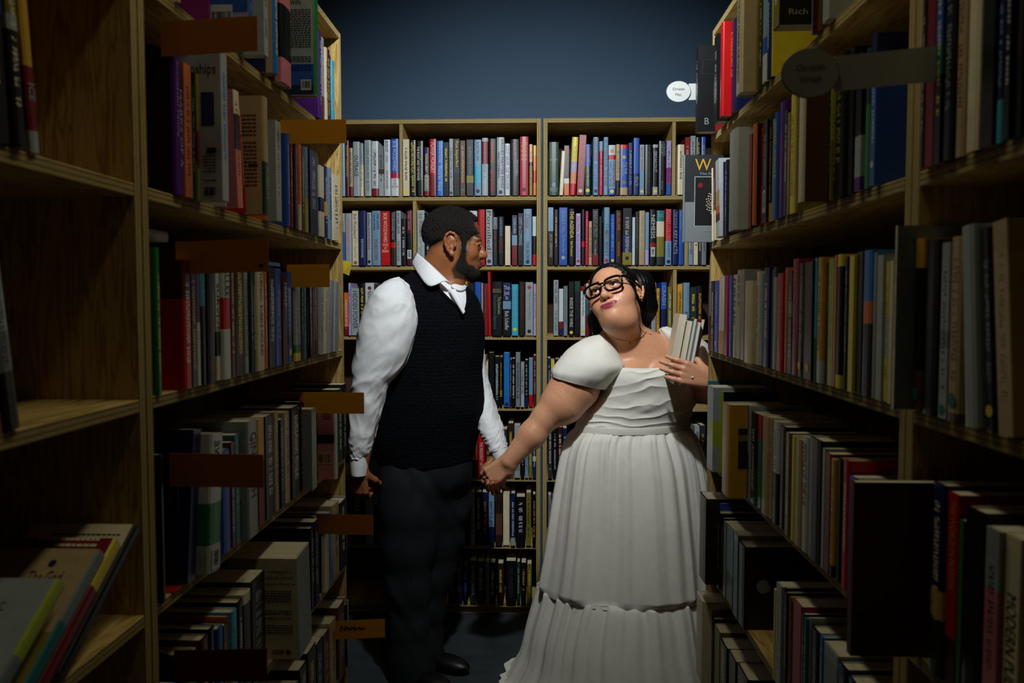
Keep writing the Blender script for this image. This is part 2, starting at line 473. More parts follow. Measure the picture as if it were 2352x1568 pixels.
# ---- rows on the bookcases at the end: crop origin x, y, zoom, row, then  x0 x1 top  colours;options
BACK_STOPS = {r: [(BL0 - .02, BL0 + T), (BL1 - T, BL1), (BR0, BR0 + T), (BR1 - T, BR1)] for r in range(7)}
for px, py, r in ((917, 360, 0), (948, 530, 1), (1544, 360, 0), (1573, 530, 1), (1546, 690, 2)):
    BACK_STOPS[r].append((bx(px, py), bx(px, py) + 0.016))
def back_row(ox, oy, s, row, where, text, counted=0):
    z0 = SHELF_Z[row]; n = counted; prev, pst = -9.0, 0.0
    for line in text.strip().split('\n'):
        a, c, t, spec = line.strip().split(' ', 3)
        tilt = 0.0
        if ';r=' in spec:
            i = spec.index(';r='); j = spec.find(';', i + 1); j = len(spec) if j < 0 else j
            tilt = math.radians(float(spec[i + 3:j])); spec = spec[:i] + spec[j:]
        y = YB - 0.007 - 0.006 * random.random()
        p0, p1, pt = P(ox + float(a) / s, oy + 300 / s, y)[0], P(ox + float(c) / s, oy + 300 / s, y)[0], P(ox + float(a) / s, oy + float(t) / s, y)
        n += 1
        h = max(0.12, pt[2] - z0)
        if row >= 2: h = min(h, 0.285)
        st = math.sin(tilt)
        lo = prev + (h * st if st < pst else 0) * -1 if st < pst else prev
        p0 = max(p0, prev); p1 = max(p1, p0 + 0.008)
        for d0, d1 in BACK_STOPS[row]:
            if p0 < d0 < p1 + h * max(st, 0): p1 = min(p1, d0 - h * max(st, 0) - 0.001)
            elif d0 <= p0 < d1: p0 = d1 + 0.001
        w = p1 - p0 - 0.0010
        if w < 0.006: continue
        book(((p0 + p1) / 2, y, z0 + 0.0006 + abs(st) * w * 0.5), 0, w, h, min(0.17, h * 0.66), spec, where, n, tilt=tilt)
        prev, pst = p1, st
        if st > 0: prev = p1 + 0.003
MANB, WOMB = 'back bookcase behind the man', 'back bookcase behind the woman'
back_row(780, 290, 5.004, 0, 'along the top row, ' + MANB, """
0 60 165 lbl;f=gry
62 105 165 mar
108 148 250 tan,.8dre
150 232 178 lgr;t=.25:.64:blk:OUTRAGE
235 270 195 lgr,.4crm;f=dgn
282 362 160 lgr;t=.06:.9:tel:CLOSING AMERICAN MIND  BLOOM
364 445 172 wht,.86dre;f=dgr
447 505 240 gry,.45brn,.55lgr;f=dgr
507 582 155 wht;t=.03:.22:nvy:BUSH AT;t=.28:.4:lbl:WAR;t=.55:.88:dre:BOB WOODWARD
586 692 145 blu,.59crs,.69wht;t=.04:.56:wht:BOB WOODWARD;t=.71:.86:dre:=THE_WAR_WITHIN
725 800 150 crm;d=yel:.93
803 878 160 blk;t=.04:.6:yel:GAMES NATIONS PLAY;t=.62:.93:yel:Spanier 18
880 963 170 blk;t=.1:.7:wht:>LEON JAWORSKI;t=.1:.72:crm:<THE RIGHT AND THE POWER
966 1028 245 nvy,.57gry,.9dre
1030 1112 148 red,.62dre;t=.06:.6:wht:POWER HUNGRY
1115 1190 168 brt;t=.02:.4:wht:Andrew A. Rooney;t=.45:.9:wht:Word for Word
1193 1255 185 blk
1257 1305 145 lgr;d=nvy:.95
1308 1380 145 blk,.52dgr,.6blk;t=.04:.5:yel:Past Imperfect
1383 1445 165 brn;f=tan;d=tel:.9
1456 1540 155 blk,.64olv,.77dgr;t=.13:.62:lbl:BLUEPRINT FOR ACTION
1546 1630 155 lbl,.45cyn,.8lbl;t=.04:.38:nvy:INTERESTING TIMES;d=nvy:.92
1633 1707 135 lgr,.06dre,.45lgr;f=tel
1711 1800 145 blk;t=.05:.42:org:CHRIS CHRISTIE;t=.55:.94:red:LET ME FINISH
1804 1895 128 lgr;t=.03:.88:nvy:>VALUES MATTER MOST;t=.25:.7:nvy:<WATTENBERG;d=nvy:.94
1898 1960 200 wht;t=.04:.88:blu:STACEY ABRAMS  OUR TIME IS NOW
1966 2065 150 blk;t=.0:.24:mar:>MAN OF;t=.02:.36:mar:<THE HOUSE;t=.36:.66:lgr:>TIP O'NEILL
2070 2172 120 crs;t=.1:.42:gld:FIASCO;t=.46:.74:tan:THOMAS E. RICKS;d=mar:.9
2178 2220 208 tan,.35dgr,.42olv
2223 2280 220 gld,.2org,.5red,.75org;t=.25:.75:wht:WORLD ON FIRE
""")
back_row(780, 450, 5.004, 1, 'along the second row, ' + MANB, """
15 60 200 lgr,.36blu
62 138 200 lgr;f=pnk
142 212 172 crm;t=.06:.5:dgr:Bob Woodward;t=.5:.86:tan:The Agenda;d=olv:.95
214 305 172 nvy;t=.52:.86:wht:BOB WOODWARD
310 365 190 lgr;t=.04:.26:nvy:David Mamet;t=.28:.7:dre:THE SECRET KNOWLEDGE;d=blk:.93
368 470 172 lbl;t=.05:.34:nvy:>MARK HALPERIN;t=.06:.36:nvy:<AND JOHN HEILEMANN;t=.52:.9:dre:DOUBLE DOWN
473 578 175 red;t=.04:.58:crm:BOB WOODWARD;t=.6:.76:crm:=STATE_OF_DENIAL
581 645 180 blk,.57red,.67dbr;t=.02:.52:lgr:OUR ENDANGERED VALUES
647 703 172 lgr;t=.04:.42:nvy:MICHAEL LEWIS;t=.55:.93:tel:THE FIFTH RISK
705 760 260 blk;f=wht
765 835 165 mar,.42blk,.86mar;t=.03:.36:pnk:FAREED ZAKARIA;b=.72:.88
890 975 165 lgr;t=.06:.48:dgr:Bob Woodward;t=.5:.86:gry:The Agenda
976 1060 195 blk
1062 1140 190 dgr
1142 1230 200 nvy
1232 1310 190 blk
1312 1400 205 dbr
1402 1480 195 blk
1485 1580 172 wht;d=blu:.12;f=no
1590 1672 157 red;f=no
1680 1758 155 lgr;t=.03:.72:blk:Pornified;t=.75:.8:red:=PAMELA PAUL;d=nvy:.93
1760 1815 245 gry,.25dgr
1818 1890 238 blk;t=.04:.4:lbl:LONE SURVIVOR;t=.45:.75:dre:MARCUS
1900 1963 345 crm;t=.15:.45:nvy:BOB WOODWARD;t=.5:.85:dre:THE CHOICE;d=yel:.88
1980 2042 222 nvy,.4lbl,.6dre;t=.06:.36:wht:I LOVE A MAN;d=mar:.9
2050 2110 200 blk;t=.08:.62:lgr:UNFIT for COMMAND;f=mag
2112 2210 150 lbl;t=.1:.34:crs:Diana;t=.58:.93:dgr:TINA BROWN;d=nvy:.94
2215 2268 237 wht,.4blk,.78red;t=.42:.76:wht:BECAUSE THEY HATE
""")
back_row(780, 600, 5.004, 2, 'along the third row, ' + MANB, """
48 98 360 org,.8dre
100 128 250 lil
130 222 310 lgr;t=.06:.86:dgr:HIDDEN POWER
224 290 250 blk
292 395 248 wht;d=dre:.1
400 500 260 dgr
505 600 250 nvy
1395 1470 230 gld
1475 1548 250 blk;t=.08:.5:lgr:NIVTRA
1550 1625 238 blu;t=.06:.36:lgr:GAIL SHEEHY
1628 1647 250 lgr;f=no
1648 1710 255 dre;t=.06:.56:brn:GAME CHANGE
1712 1742 115 red;f=no;r=-.7
1746 1872 235 blk;t=.13:.2:tan:=Daniel J._Boorstin;t=.28:.6:tan:>The Americans;t=.24:.88:tel:<The Democratic Experience
1875 1970 245 nvy,.35lbl,.5blk;t=.06:.32:wht:=This_Just_In;t=.54:.9:wht:Bob Schieffer
1975 2055 265 cyn;f=lbl;d=yel:.88
2060 2130 235 dbr;f=mar
2135 2225 240 lgr;t=.2:.7:gry:Miracle at Philadelphia;d=crs:.1;d=blk:.92
2228 2268 260 lil;f=blu
""")
back_row(1080, 780, 8.711, 3, 'along the fourth row, ' + MANB, """
260 318 320 tan
320 358 440 crm
362 480 260 blk;f=no
483 590 340 blk
592 640 350 blk,.66olv,.8blk
668 790 265 brt;f=tel;d=nvy:.95
792 815 400 mar
817 903 380 blk
907 1003 265 gry;f=dgr
1010 1085 470 lgr;f=nvy
1088 1165 410 blk,.8nvy;f=lgr
1172 1258 385 lbl,.75red;t=.1:.66:dgn:The Bush Dyslexicon
1265 1330 320 mar
""")
back_row(780, 750, 3.918, 4, 'along the fifth row, ' + MANB, """
257 327 860 lgr;t=.3:.62:gry:ALL'S;t=.66:.84:gry:FAIR
1190 1238 1040 slm,.5brn
1240 1305 960 red;t=.2:.62:wht:THE PRESIDENT;t=.65:.9:crm:LEE SMITH
1310 1360 900 dgr
1362 1455 930 blk
1458 1510 925 dgr
1515 1565 870 dbr
1570 1626 890 lgr;t=.55:.86:blk:EXPOSED
1630 1664 930 blk
1668 1700 960 lbl;d=nvy:.92
1703 1735 940 olv;d=yel:.92
1738 1770 930 nvy,.55crm,.65nvy;d=yel:.93
""")
back_row(0, 1000, 2.613, 5, 'along the sixth row, ' + MANB, """
2106 2186 335 dgr
2190 2238 335 lgr;t=.04:.5:blk:>JAMES S;t=.08:.6:blk:<BOOKS
2240 2285 358 lil,.2dgr;t=.15:.6:crs:12 CENSORED
2290 2318 350 lgr;r=3
""")
back_row(1000, 1120, 5.227, 5, 'along the sixth row, ' + MANB, counted=4, text="""
290 350 140 blu,.78lgr;d=nvy:.88
352 418 120 blk;t=.1:.5:lgr:RAITER
425 472 45 lgr;f=tel
480 555 55 blk
560 632 55 nvy
638 708 60 lbl,.65nvy
722 802 60 dbr,.4brn,.8dbr;t=.05:.42:tan:LAST LIONS
812 890 80 crm;t=.08:.78:dre:THE SOVIET ESTIMATE;d=blk:.88
903 960 70 nvy,.85lgr;d=nvy:.9
968 1080 110 blk
1090 1150 60 olv;f=dbr
1165 1210 80 blk
""")
back_row(1000, 1120, 5.227, 6, 'along the bottom row, ' + MANB, """
75 95 1200 gld
98 155 1190 crm
160 236 940 dbr
238 320 885 nvy
330 385 935 blk;f=blu
415 488 875 dgr;f=lgr
495 590 885 blk
600 648 885 gry
650 720 900 blk;b=.55:.95
745 820 910 dbr
845 970 880 blk;f=dgr
975 1020 890 dgn
1030 1090 900 blk
1100 1160 915 olv
""")
back_row(1240, 290, 5.88, 0, 'along the top row, ' + WOMB, """
122 258 215 dgn;t=.27:.4:lgr:=A_HISTORY_OF;t=.82:.93:lgr:=Van_Buren_Press;d=lbl:.8
262 318 335 crm;t=.05:.9:dgr:LET THEM EAT PROMISES;r=3
322 398 262 blk,.66wht,.76org;d=org:.07;t=.15:.62:gry:THE DEVIL
402 488 148 yel,.42lil,.6slm,.8red;f=olv;r=2.5
490 598 120 dre;t=.04:.38:pnk:>CHARLES;t=.06:.38:pnk:<KRAUTHAMMER;t=.42:.86:pnk:THINGS THAT MATTER;d=wht:.93;r=2.5
602 690 245 blu,.42dgn;t=.05:.36:gld:JOHANN HARI;t=.4:.82:wht:CHASING THE SCREAM;d=yel:.91
720 795 148 lbl;t=.03:.42:dre:CHARLIE LEDUFF;t=.46:.86:blu:SH*TSHOW!;d=nvy:.93
800 856 205 lbl,.18crs;f=pnk
862 925 148 lbl;t=.04:.52:dgn:HERE COME THE BLACK HELICOPTERS;t=.56:.84:dre:DICK MORRIS
927 1026 255 wht,.2red,.29lbl,.87blu;d=gld:.12;d=yel:.93;t=.32:.84:dre:>A PROBLEM FROM HELL;t=.33:.84:blu:<AMERICA AND THE AGE
1028 1083 245 tan,.71dbr
1085 1192 250 red,.08blu,.85tan;d=tan:.25;d=olv:.75;t=.35:.58:lgr:>TO THE;t=.33:.62:lgr:<AMERICAS
1195 1262 225 nvy;f=lbl
1266 1348 158 blu,.62nvy;t=.68:.84:lbl:PEACE
1350 1413 250 lgr,.5lbl;t=.05:.5:dre:NUCLEAR TERRORISM;d=yel:.93
1418 1524 250 blk;f=dgn
1527 1600 248 lgr,.06blk,.84lgr;f=no;t=.14:.55:lgr:BREAKOUT;d=yel:.93
1605 1705 200 blk;t=.02:.28:gry:>LICENSED;t=.06:.24:lgr:<TO LIE;t=.74:.9:gry:Sidney Powell
1712 1776 195 lil,.5mag,.8blu;f=nvy
1862 1957 248 crm;f=dbr
1960 2030 150 dre
2034 2105 130 lgr
2110 2178 150 blk
2182 2242 145 blu
""")
back_row(1240, 450, 5.6, 1, 'along the second row, ' + WOMB, """
105 175 148 lbl,.41blk;t=.46:.86:lgr:JACK GERMOND
180 240 175 dbr;f=tan
246 356 150 blu;t=.04:.44:lbl:GEORGE F. WILL;t=.46:.8:lbl:The Morning After;d=lgr:.87
370 452 165 blk;t=.05:.52:yel:THE AGENDA;t=.58:.84:yel:Bob Woodward
463 527 225 lil;t=.06:.36:crs:Dana Perino;t=.4:.86:blu:And the Good News Is;d=crs:.92
535 580 175 blk,.57red,.67dbr;t=.0:.55:lgr:OUR ENDANGERED VALUES
584 628 195 crs;f=pnk
630 672 325 tan
675 755 170 blk,.8dre;t=.04:.5:gry:BREACH of TRUST;t=.55:.82:lgr:TOM A COBURN
757 808 265 blk;t=.1:.46:lgr:THE DARK SIDE;d=yel:.92
825 900 148 lbl;t=.27:.46:tel:THE;t=.4:.58:dre:GREAT;t=.6:.84:nvy:REVOLT;d=crs:.92
908 968 235 blu;f=lbl;d=yel:.91
975 1055 185 dbr;t=.04:.36:org:ALL WILL HAVE;t=.58:.84:org:RICHARD REEVES
1065 1186 158 blk,.47nvy,.78olv;f=lgr;d=blk:.88
1190 1228 275 wht;t=.03:.62:blk:SLEEPING WITH THE DEVIL;t=.68:.94:blk:ROBERT BAER
1231 1275 200 dgr;f=tel
1278 1355 190 tan;f=gry
1357 1408 210 lbl,.72lil;t=.28:.66:nvy:SHADOWS OF WAR;d=yel:.89
1416 1498 175 blk,.6dre,.7blk;t=.1:.52:wht:NEMESIS;b=.68:.85
1502 1605 188 tel,.2crm,.48olv,.85dgr;f=no;t=.06:.12:lgr:=Oliver_Stone
1617 1700 168 red,.57lbl;t=.01:.56:pnk:PRIMARY COLORS;t=.6:.86:blu:ANONYMOUS;d=nvy:.94
1708 1785 175 nvy;t=.04:.34:gry:THE ROGUE;t=.38:.8:lgr:KEY FACTS
1790 1858 180 blu;t=.02:.36:lbl:<DELANCEY;t=.02:.6:lbl:>MACHINE
1920 1978 210 lgr,.7lbl
1984 2040 215 crm;t=.15:.66:blk:BRIGHT
2045 2082 240 dgr
2085 2150 205 gry
""")
back_row(1240, 610, 5.6, 2, 'along the third row, ' + WOMB, """
176 240 185 lgr;t=.03:.42:nvy:MICHAEL LEWIS;t=.54:.92:tel:THE FIFTH RISK
245 303 298 wht,.7dre,.85nvy;t=.1:.7:blk:>THE BEST DEMOCRACY;t=.25:.62:blk:<MONEY CAN BUY
305 360 262 gry;f=tel
372 440 205 blk;t=.3:.84:wht:INSIDE THE WIRE;d=yel:.94
446 520 200 dgn,.2blk;f=dgr
523 590 265 dre,.1wht;t=.12:.6:mar:starving the monkeys;d=yel:.9
593 628 230 wht,.3tel,.6dre
630 700 185 org,.4dre
1300 1360 200 tan
1364 1430 210 dgr
1436 1500 218 lgr;t=.04:.26:nvy:David Mamet;t=.28:.7:dre:THE SECRET KNOWLEDGE
1503 1545 292 gld;f=dbr
1561 1635 215 blu,.5nvy;t=.06:.42:lgr:CRASH
1647 1703 275 olv;b=.64:.82
1772 1838 240 gld;f=dbr
1846 1930 220 lbl;t=.05:.4:gry:>EDUCATION;t=.55:.8:nvy:HELP
1932 2020 280 dgr
2024 2100 260 blk
""")
back_row(1240, 780, 5.6, 3, 'along the fourth row, ' + WOMB, """
100 140 240 nvy
142 190 270 yel
195 260 250 blk
265 330 235 dgr
335 390 260 brn
""")
back_row(1240, 945, 5.6, 4, 'along the fifth row, ' + WOMB, """
105 160 190 dgr
165 225 220 blk
230 290 200 dbr
295 350 215 nvy
1990 2060 190 lgr;f=blk
2065 2130 180 dgr
""")
back_row(1240, 1110, 5.6, 5, 'along the sixth row, ' + WOMB, """
105 150 150 gry
155 220 170 blk
225 290 160 dgr
""")
back_row(1240, 1265, 5.6, 6, 'along the bottom row, ' + WOMB, """
105 160 160 blk
165 230 170 dbr
""")

# ---- rows along the aisle: x0 x1 height(cm) colours;options   (x in the crop, o= pulled out by metres, r= leaning degrees)
def side_row(side, ox, s, row, where, text):
    YR = ((LY0 + T + .002, LY1 - T - .002) if 'orange' in where else (LY0 - 1.2, LY0 - T - .005)) if side < 0 else ((RY0 + T + .002, RY1 - T - .002) if 'woman' in where else (RY0 - 1.2, RY0 - T - .005))
    face = XL if side < 0 else XR
    z0 = SHELF_Z[row] + SIDE_DZ
    rz = math.pi / 2 if side < 0 else -math.pi / 2
    rows = []
    for line in text.strip().split('\n'):
        a, c, hh, spec = line.strip().split(' ', 3)
        op = {'o': 0.0, 'r': 0.0, 'z': 0.0}
        for k in op:
            i = spec.find(';%s=' % k)
            if i >= 0:
                j = spec.find(';', i + 1); j = len(spec) if j < 0 else j
                op[k] = float(spec[i + 3:j]); spec = spec[:i] + spec[j:]
        rows.append((float(a), float(c), float(hh) / 100, spec, op))
    rows.sort(key=lambda q: (q[0] + q[1]) * -side)            # from the far end inwards
    if side < 0: rows.sort(key=lambda q: -(q[0] + q[1]))
    else: rows.sort(key=lambda q: (q[0] + q[1]))
    def depth_of(px, x, zz):
        lo, hi = 0.25, 6.0
        for _ in range(40):
            m = (lo + hi) / 2; q = proj((x, m, zz))[0]
            if (q < px) == (side < 0): lo = m
            else: hi = m
        return lo
    y0, y1 = YR
    prev, ptilt = y1, 0.0
    for n, (a, c, h, spec, op) in enumerate(rows, 1):
        out = op['o'] if op['o'] else 0.004 + 0.008 * random.random()
        x = face - side * out
        ya, yc = sorted((depth_of(ox + a / s, x, z0 + h * 0.5), depth_of(ox + c / s, x, z0 + h * 0.5)))
        w = max(0.006, yc - ya - 0.001)
        sr = math.sin(math.radians(op['r']))
        shift = h * 0.5 * sr
        ya, yc = ya - shift, yc - shift                       # the foot of a leaning book
        lim = prev
        if sr > ptilt: lim -= h * (sr - ptilt)
        elif sr < ptilt < 0: pass
        yc = min(yc, lim)
        ya = max(min(ya, yc - 0.006), y0 + (h * -sr if sr < 0 else 0))
        if yc - ya < 0.005: continue
        w = yc - ya - 0.0008
        prev, ptilt = ya, sr
        if sr < 0:
            nxt = rows[n] if n < len(rows) else None
            if nxt is None or nxt[4]['r'] >= 0: prev = ya - h * -sr; ptilt = 0.0
        book((x, (ya + yc) / 2, z0 + 0.0006 + op['z'] + abs(sr) * w * 0.5), rz, w, h, min(0.165, max(0.11, h * 0.66)), spec, where, n,
             tilt=math.radians(op['r']) if side < 0 else -math.radians(op['r']))
MANS, WOMS = 'bookcase with orange cards', 'bookcase beside the woman'
side_row(-1, 390, 5.407, 0, 'from the far end, top row, ' + MANS, """
250 345 20 crm
440 535 22 lgr;o=.05;z=.02
540 590 22 mag
592 688 22 blk
980 1020 23 blu;k=barblue;c=lil;o=.075;f=lbl
1024 1085 22 dgn,.5tel
1165 1215 24 lgr;o=.05;f=dgr
1217 1240 22 lbl,.8nvy
1292 1345 24 brt;c=tan;o=.03
1347 1390 23 wht,.45gld,.6dbr
1394 1510 24 pnk,.3blk,.78pnk;f=no;o=.025
1512 1530 22 dgr
1803 1850 24 grn;k=win;c=lgr;f=no;o=.065
1853 1890 22 pur
1893 1935 22 lgr,.7mar
1937 1960 20 crm;f=dgn
1962 1990 21 mar
1992 2014 20 dgn
2016 2052 19 cyn
""")
side_row(-1, 310, 3.484, 1, 'from the far end, second row, ' + MANS, """
35 140 23.5 gry;f=no;o=.012
322 395 22.5 pur;t=.06:.6:lil:<Successful Family;t=.25:.8:lil:>MARKS OF A
398 458 21.5 slm;f=dre
462 522 18.5 dgn;f=lgr
525 570 21 dgn,.5blk,.7tel;f=no
572 622 21 gld,.45red,.75gld;f=no
692 745 25 lgr;k=ships;c=lgr;f=blu;o=.05
748 800 24.5 wht;f=dgr;o=.02
805 850 21 crm,.2dbr,.5slm;c=pnk;r=-4;o=.035
853 905 22 red,.5crs,.7red;r=-7;f=crm
908 968 21.5 lil,.15mag,.8lbl;r=-7;f=lil
1030 1070 23 tan,.55dgn;k=parch;c=tan;o=.045;t=.6:.86:lgr:ROBISON
1073 1096 20 org
1130 1172 21 lgr;c=lgr;o=.03;f=mar
1216 1242 21 blu;f=lbl
1244 1272 20.5 dre
1275 1310 21 blk;f=red
1312 1336 20.5 org,.7crm
1338 1360 20 mar
1362 1397 21 lbl,.6lim;f=nvy
1400 1464 21 nvy
1466 1480 20.5 tel
1482 1515 18.5 crm,.45nvy,.65crm;f=no
1517 1545 19 nvy,.5gld,.7nvy
1547 1580 19.5 lbl;f=nvy
1583 1638 18.5 crm;r=-2;f=dgr
""")
side_row(-1, 310, 4.238, 2, 'from the far end, third row, ' + MANS, """
78 150 23.5 gry;f=dgr
154 210 23 dgn;f=no
213 254 22.5 grn;f=yel
472 550 21 mar,.3red;f=crm
553 602 22 nvy,.3blk,.8nvy
604 640 21.5 pur,.5wht;f=dgr
643 702 22.5 cyn,.4dbr,.5blk;f=nvy
705 780 23 blk;f=no
790 858 22 wht,.6blk,.8crm;t=.2:.6:blk:SURVIVE
862 935 23 wht,.35red,.6wht;f=no;t=.04:.34:dgr:VALLEE
938 975 22 mar
978 1066 22.5 blk
1070 1125 22 lgr;f=dgr
1128 1155 21 dgn
1157 1188 21 dgr
1192 1262 22.5 crm;f=no;t=.1:.36:dre:TURNING;t=.4:.86:dre:RUBBLE MOUND
1265 1300 21 org;f=crm
1303 1368 21.5 blk
1371 1438 21.5 blu;f=lbl
1442 1486 20.5 mar;t=.1:.36:wht:FINALE
1489 1528 21 blu,.6nvy,.8blu;f=lgr;d=yel:.88
1562 1618 19.5 lgr,.8grn,.9yel;f=blu
1620 1642 19.5 blk;f=lgr
1645 1678 19.5 tel;f=lgr
1680 1702 19 blk
1704 1728 19 blk;f=lgr
1731 1752 19 dgr
1754 1772 19 dre
1774 1796 19 dgn
1800 1842 19.5 lgr;r=5;f=dgn
1845 1880 19.5 crm;r=5;f=dre
1883 1912 20 lgr;r=5
1914 1938 20 gry;r=5
1940 1964 20 lgr;r=5;f=no
1966 1990 19.5 gry;r=5;f=no
""")
side_row(-1, 330, 3.074, 3, 'from the far end, fourth row, ' + MANS, """
50 150 23 blk;f=no
330 440 25 nvy;r=8;f=no
470 555 23.5 wht,.5grn,.8wht;r=6;o=.03;t=.05:.3:dgn:awful;b=.82:.98
560 618 19 blu;f=no
622 646 20 mar
649 682 21 tel;f=lgr
686 738 20 blk;b=.78:.95
742 808 23 lgr;f=no;t=.1:.66:blk:GINGRICH;o=.02
812 858 22 gld,.4dre;c=gld;f=no
862 926 22 blk
930 966 22 tan
969 996 20 nvy
999 1044 21 tan;f=dgr
1047 1108 21.5 blk
1112 1140 22 dbr;f=lgr
1190 1222 20 lgr;c=gry;f=no;o=.03
1225 1248 20 blk;f=lgr
1352 1372 22.5 wht;k=pinkback;c=pnk;o=.055;f=no
1376 1406 21 dgn
1409 1448 22 blk;f=tan
""")
side_row(-1, 350, 3.5, 4, 'from the far end, fifth row, ' + MANS, """
110 200 18 blu;f=no
300 375 20 lgr;f=dgr
400 462 21 mar
466 528 21 blk
531 578 20 blu;f=lbl
581 606 19 dgn
609 640 20 org
643 690 20.5 cyn,.6wht;f=nvy
693 735 21 blk
739 800 21 crm,.1blk
804 912 22 blk;f=lgr
1170 1275 23 gry;k=guide;c=crm;r=-4;o=.06;f=no
1280 1306 21 blk
1309 1342 22 nvy;f=lgr
1388 1424 20 crm;f=no
1427 1450 20 brt
1453 1512 21 tan;f=dgr
1515 1578 20 blk
1581 1614 20.5 lgr,.3dgn;f=no
1617 1676 19 brn
""")
side_row(-1, 350, 3.5, 5, 'from the far end, sixth row, ' + MANS, """
1010 1060 20 blk
1065 1110 21 lgr;f=no
1115 1180 19 gry;f=dgr
1190 1250 20 blk
1255 1320 21 dbr
1325 1375 20 blk;f=lgr
1380 1430 19 mar
1435 1480 20 tan
1500 1555 21 brn;f=tan
1560 1610 20 lbl;f=no
1615 1650 19 dgr
1655 1700 21 dre;c=lgr
1705 1745 20 lgr;f=no
1750 1790 19 blk
""")
side_row(1, 1590, 5.057, 0, 'from the far end, top row, ' + WOMS, """
40 66 24 blk;k=bbook;c=blk;o=.055;f=gry
205 238 22 dgn,.8dre;f=lgr
250 290 23 blk;k=pbook;o=.03;f=gry
322 352 24 red;o=.03;f=dre
400 438 21 crm,.3org
442 508 23 nvy;t=.1:.6:gld:<A TREASURY OF;f=gld
512 578 24 crm;c=tan;o=.04;t=.1:.88:dbr:THE PLOT AGAINST THE CHURCH
610 640 20 pnk
644 688 22 lbl;f=blu
692 742 22 olv;f=dbr
746 808 22 dbr;f=lgr
816 868 24 lbl,.6blu,.75wht;f=no
871 908 22 nvy;f=wht
910 940 21 yel;f=no
946 1014 25 red,.6olv;k=rich;c=blk;o=.07;z=.02
1245 1288 22 crm,.5lbl;f=no
1294 1418 22 mar
1424 1500 22 gld,.4brn
1524 1600 20 lgr
""")
side_row(1, 1550, 4.2, 1, 'from the far end, second row, ' + WOMS, """
62 84 25 gry;k=wbook;c=dgr;o=.085;f=no
270 326 21 crm,.6blk;r=5;f=dbr
330 358 21 crm;r=4
361 388 21 mar,.6crm;r=4
392 428 21 wht,.4tan,.6org,.7mar,.8wht;c=wht;o=.02;r=4;f=no
432 470 20 nvy;r=3;f=lil
473 505 20 blk;f=lgr
520 594 24 wht;c=wht;f=no;o=.035
598 640 21.5 blk;f=gld
643 680 21.5 dgn,.8tel;f=lbl
684 714 22 pnk;f=mar
717 745 22 blk;t=.1:.55:lgr:GODS THRONES
748 774 22.5 org;c=dbr;f=no;o=.02
778 838 21.5 red,.3dre,.6red;t=.06:.7:lgr:HARRY POTTER and the BIBLE;b=.76:.95
842 888 22 blk;b=.68:.9;f=gry
891 932 22 blk,.82gld
935 956 21.5 lbl
958 988 22 blu;t=.08:.3:yel:WORD;t=.35:.62:yel:CIRCLE
990 1048 23.5 pur;f=mag
1052 1080 21 blk
1083 1106 20 olv
1109 1160 23 yel;f=red
1163 1188 22 olv;f=dgn
1192 1240 22.5 cyn,.2crm;c=brn;f=no;o=.05
1345 1378 21 blk;f=lgr
1381 1408 21.5 gld,.4blk,.6org;f=no
1411 1428 21 pnk;f=no
1431 1492 22 lim,.55olv;f=dgn
1495 1538 22 blk;f=yel
1541 1630 23 blk;f=olv
1634 1720 23 blk;f=no
1740 1798 21 blk,.6lgr,.9pur;f=no
1835 1885 21 dgn,.4grn;f=no
1890 1938 22 nvy,.3blu;d=wht:.86
1960 2060 23 blk;f=no;o=-.08
2065 2180 24 dgn;f=no;o=-.1
""")
side_row(1, 1600, 4.2375, 2, 'from the far end, third row, ' + WOMS, """
88 110 20 dgr
113 132 20 gry,.5mar
136 166 20 blk
169 205 20 blu;f=lbl;d=yel:.88
212 262 21 crm,.7gld;f=no
265 298 21 mag;f=mar
300 315 21 gld;f=no
318 345 21 blu;f=lbl
348 385 21 crm;t=.05:.6:blk:FLIM-FLAM!;f=no
388 430 22 wht;f=no;t=.06:.4:gry:IIII III III III
434 460 22 lgr;f=no
463 525 19 crm;c=crm;f=no;o=.02
528 565 20.5 pur;c=pur
568 606 21 crm;f=dgr
609 645 20.5 lbl;f=no
648 702 21.5 nvy;f=wht
705 738 21 gry;f=no
741 774 21.5 dgr,.1lgr;f=no
778 834 20 red;t=.2:.78:wht:owner is extraordinary
837 856 20.5 blk;f=lgr
858 880 21 org
883 925 20.5 blk,.3grn,.45blk;f=lgr
928 986 22.5 dre;t=.1:.24:slm:Mike;t=.28:.86:pnk:Dear Chandler, Dear Scudder
989 1040 21.5 blk;f=gry;d=yel:.9
1044 1122 21.5 blk;f=dgr;d=yel:.9
1126 1166 22 cyn,.65grn;f=no
1170 1220 22 gld,.82wht;f=dbr
1223 1276 21 brn,.4mar;f=no
1279 1328 21.5 lim;f=olv
1331 1352 22 slm;f=no
1356 1408 22 yel,.09blk,.9yel;f=dgr
1412 1474 21.5 blk;f=gry
1477 1522 21.5 yel;f=no
1526 1608 22 blk;f=dgr
1612 1702 22 brt,.35org,.5blk;f=no
1706 1742 21.5 gry;f=no
1746 1806 21 lgr;f=no
1810 1862 20 yel,.4wht,.7yel;f=blk
1866 1905 20 crm;f=no
""")
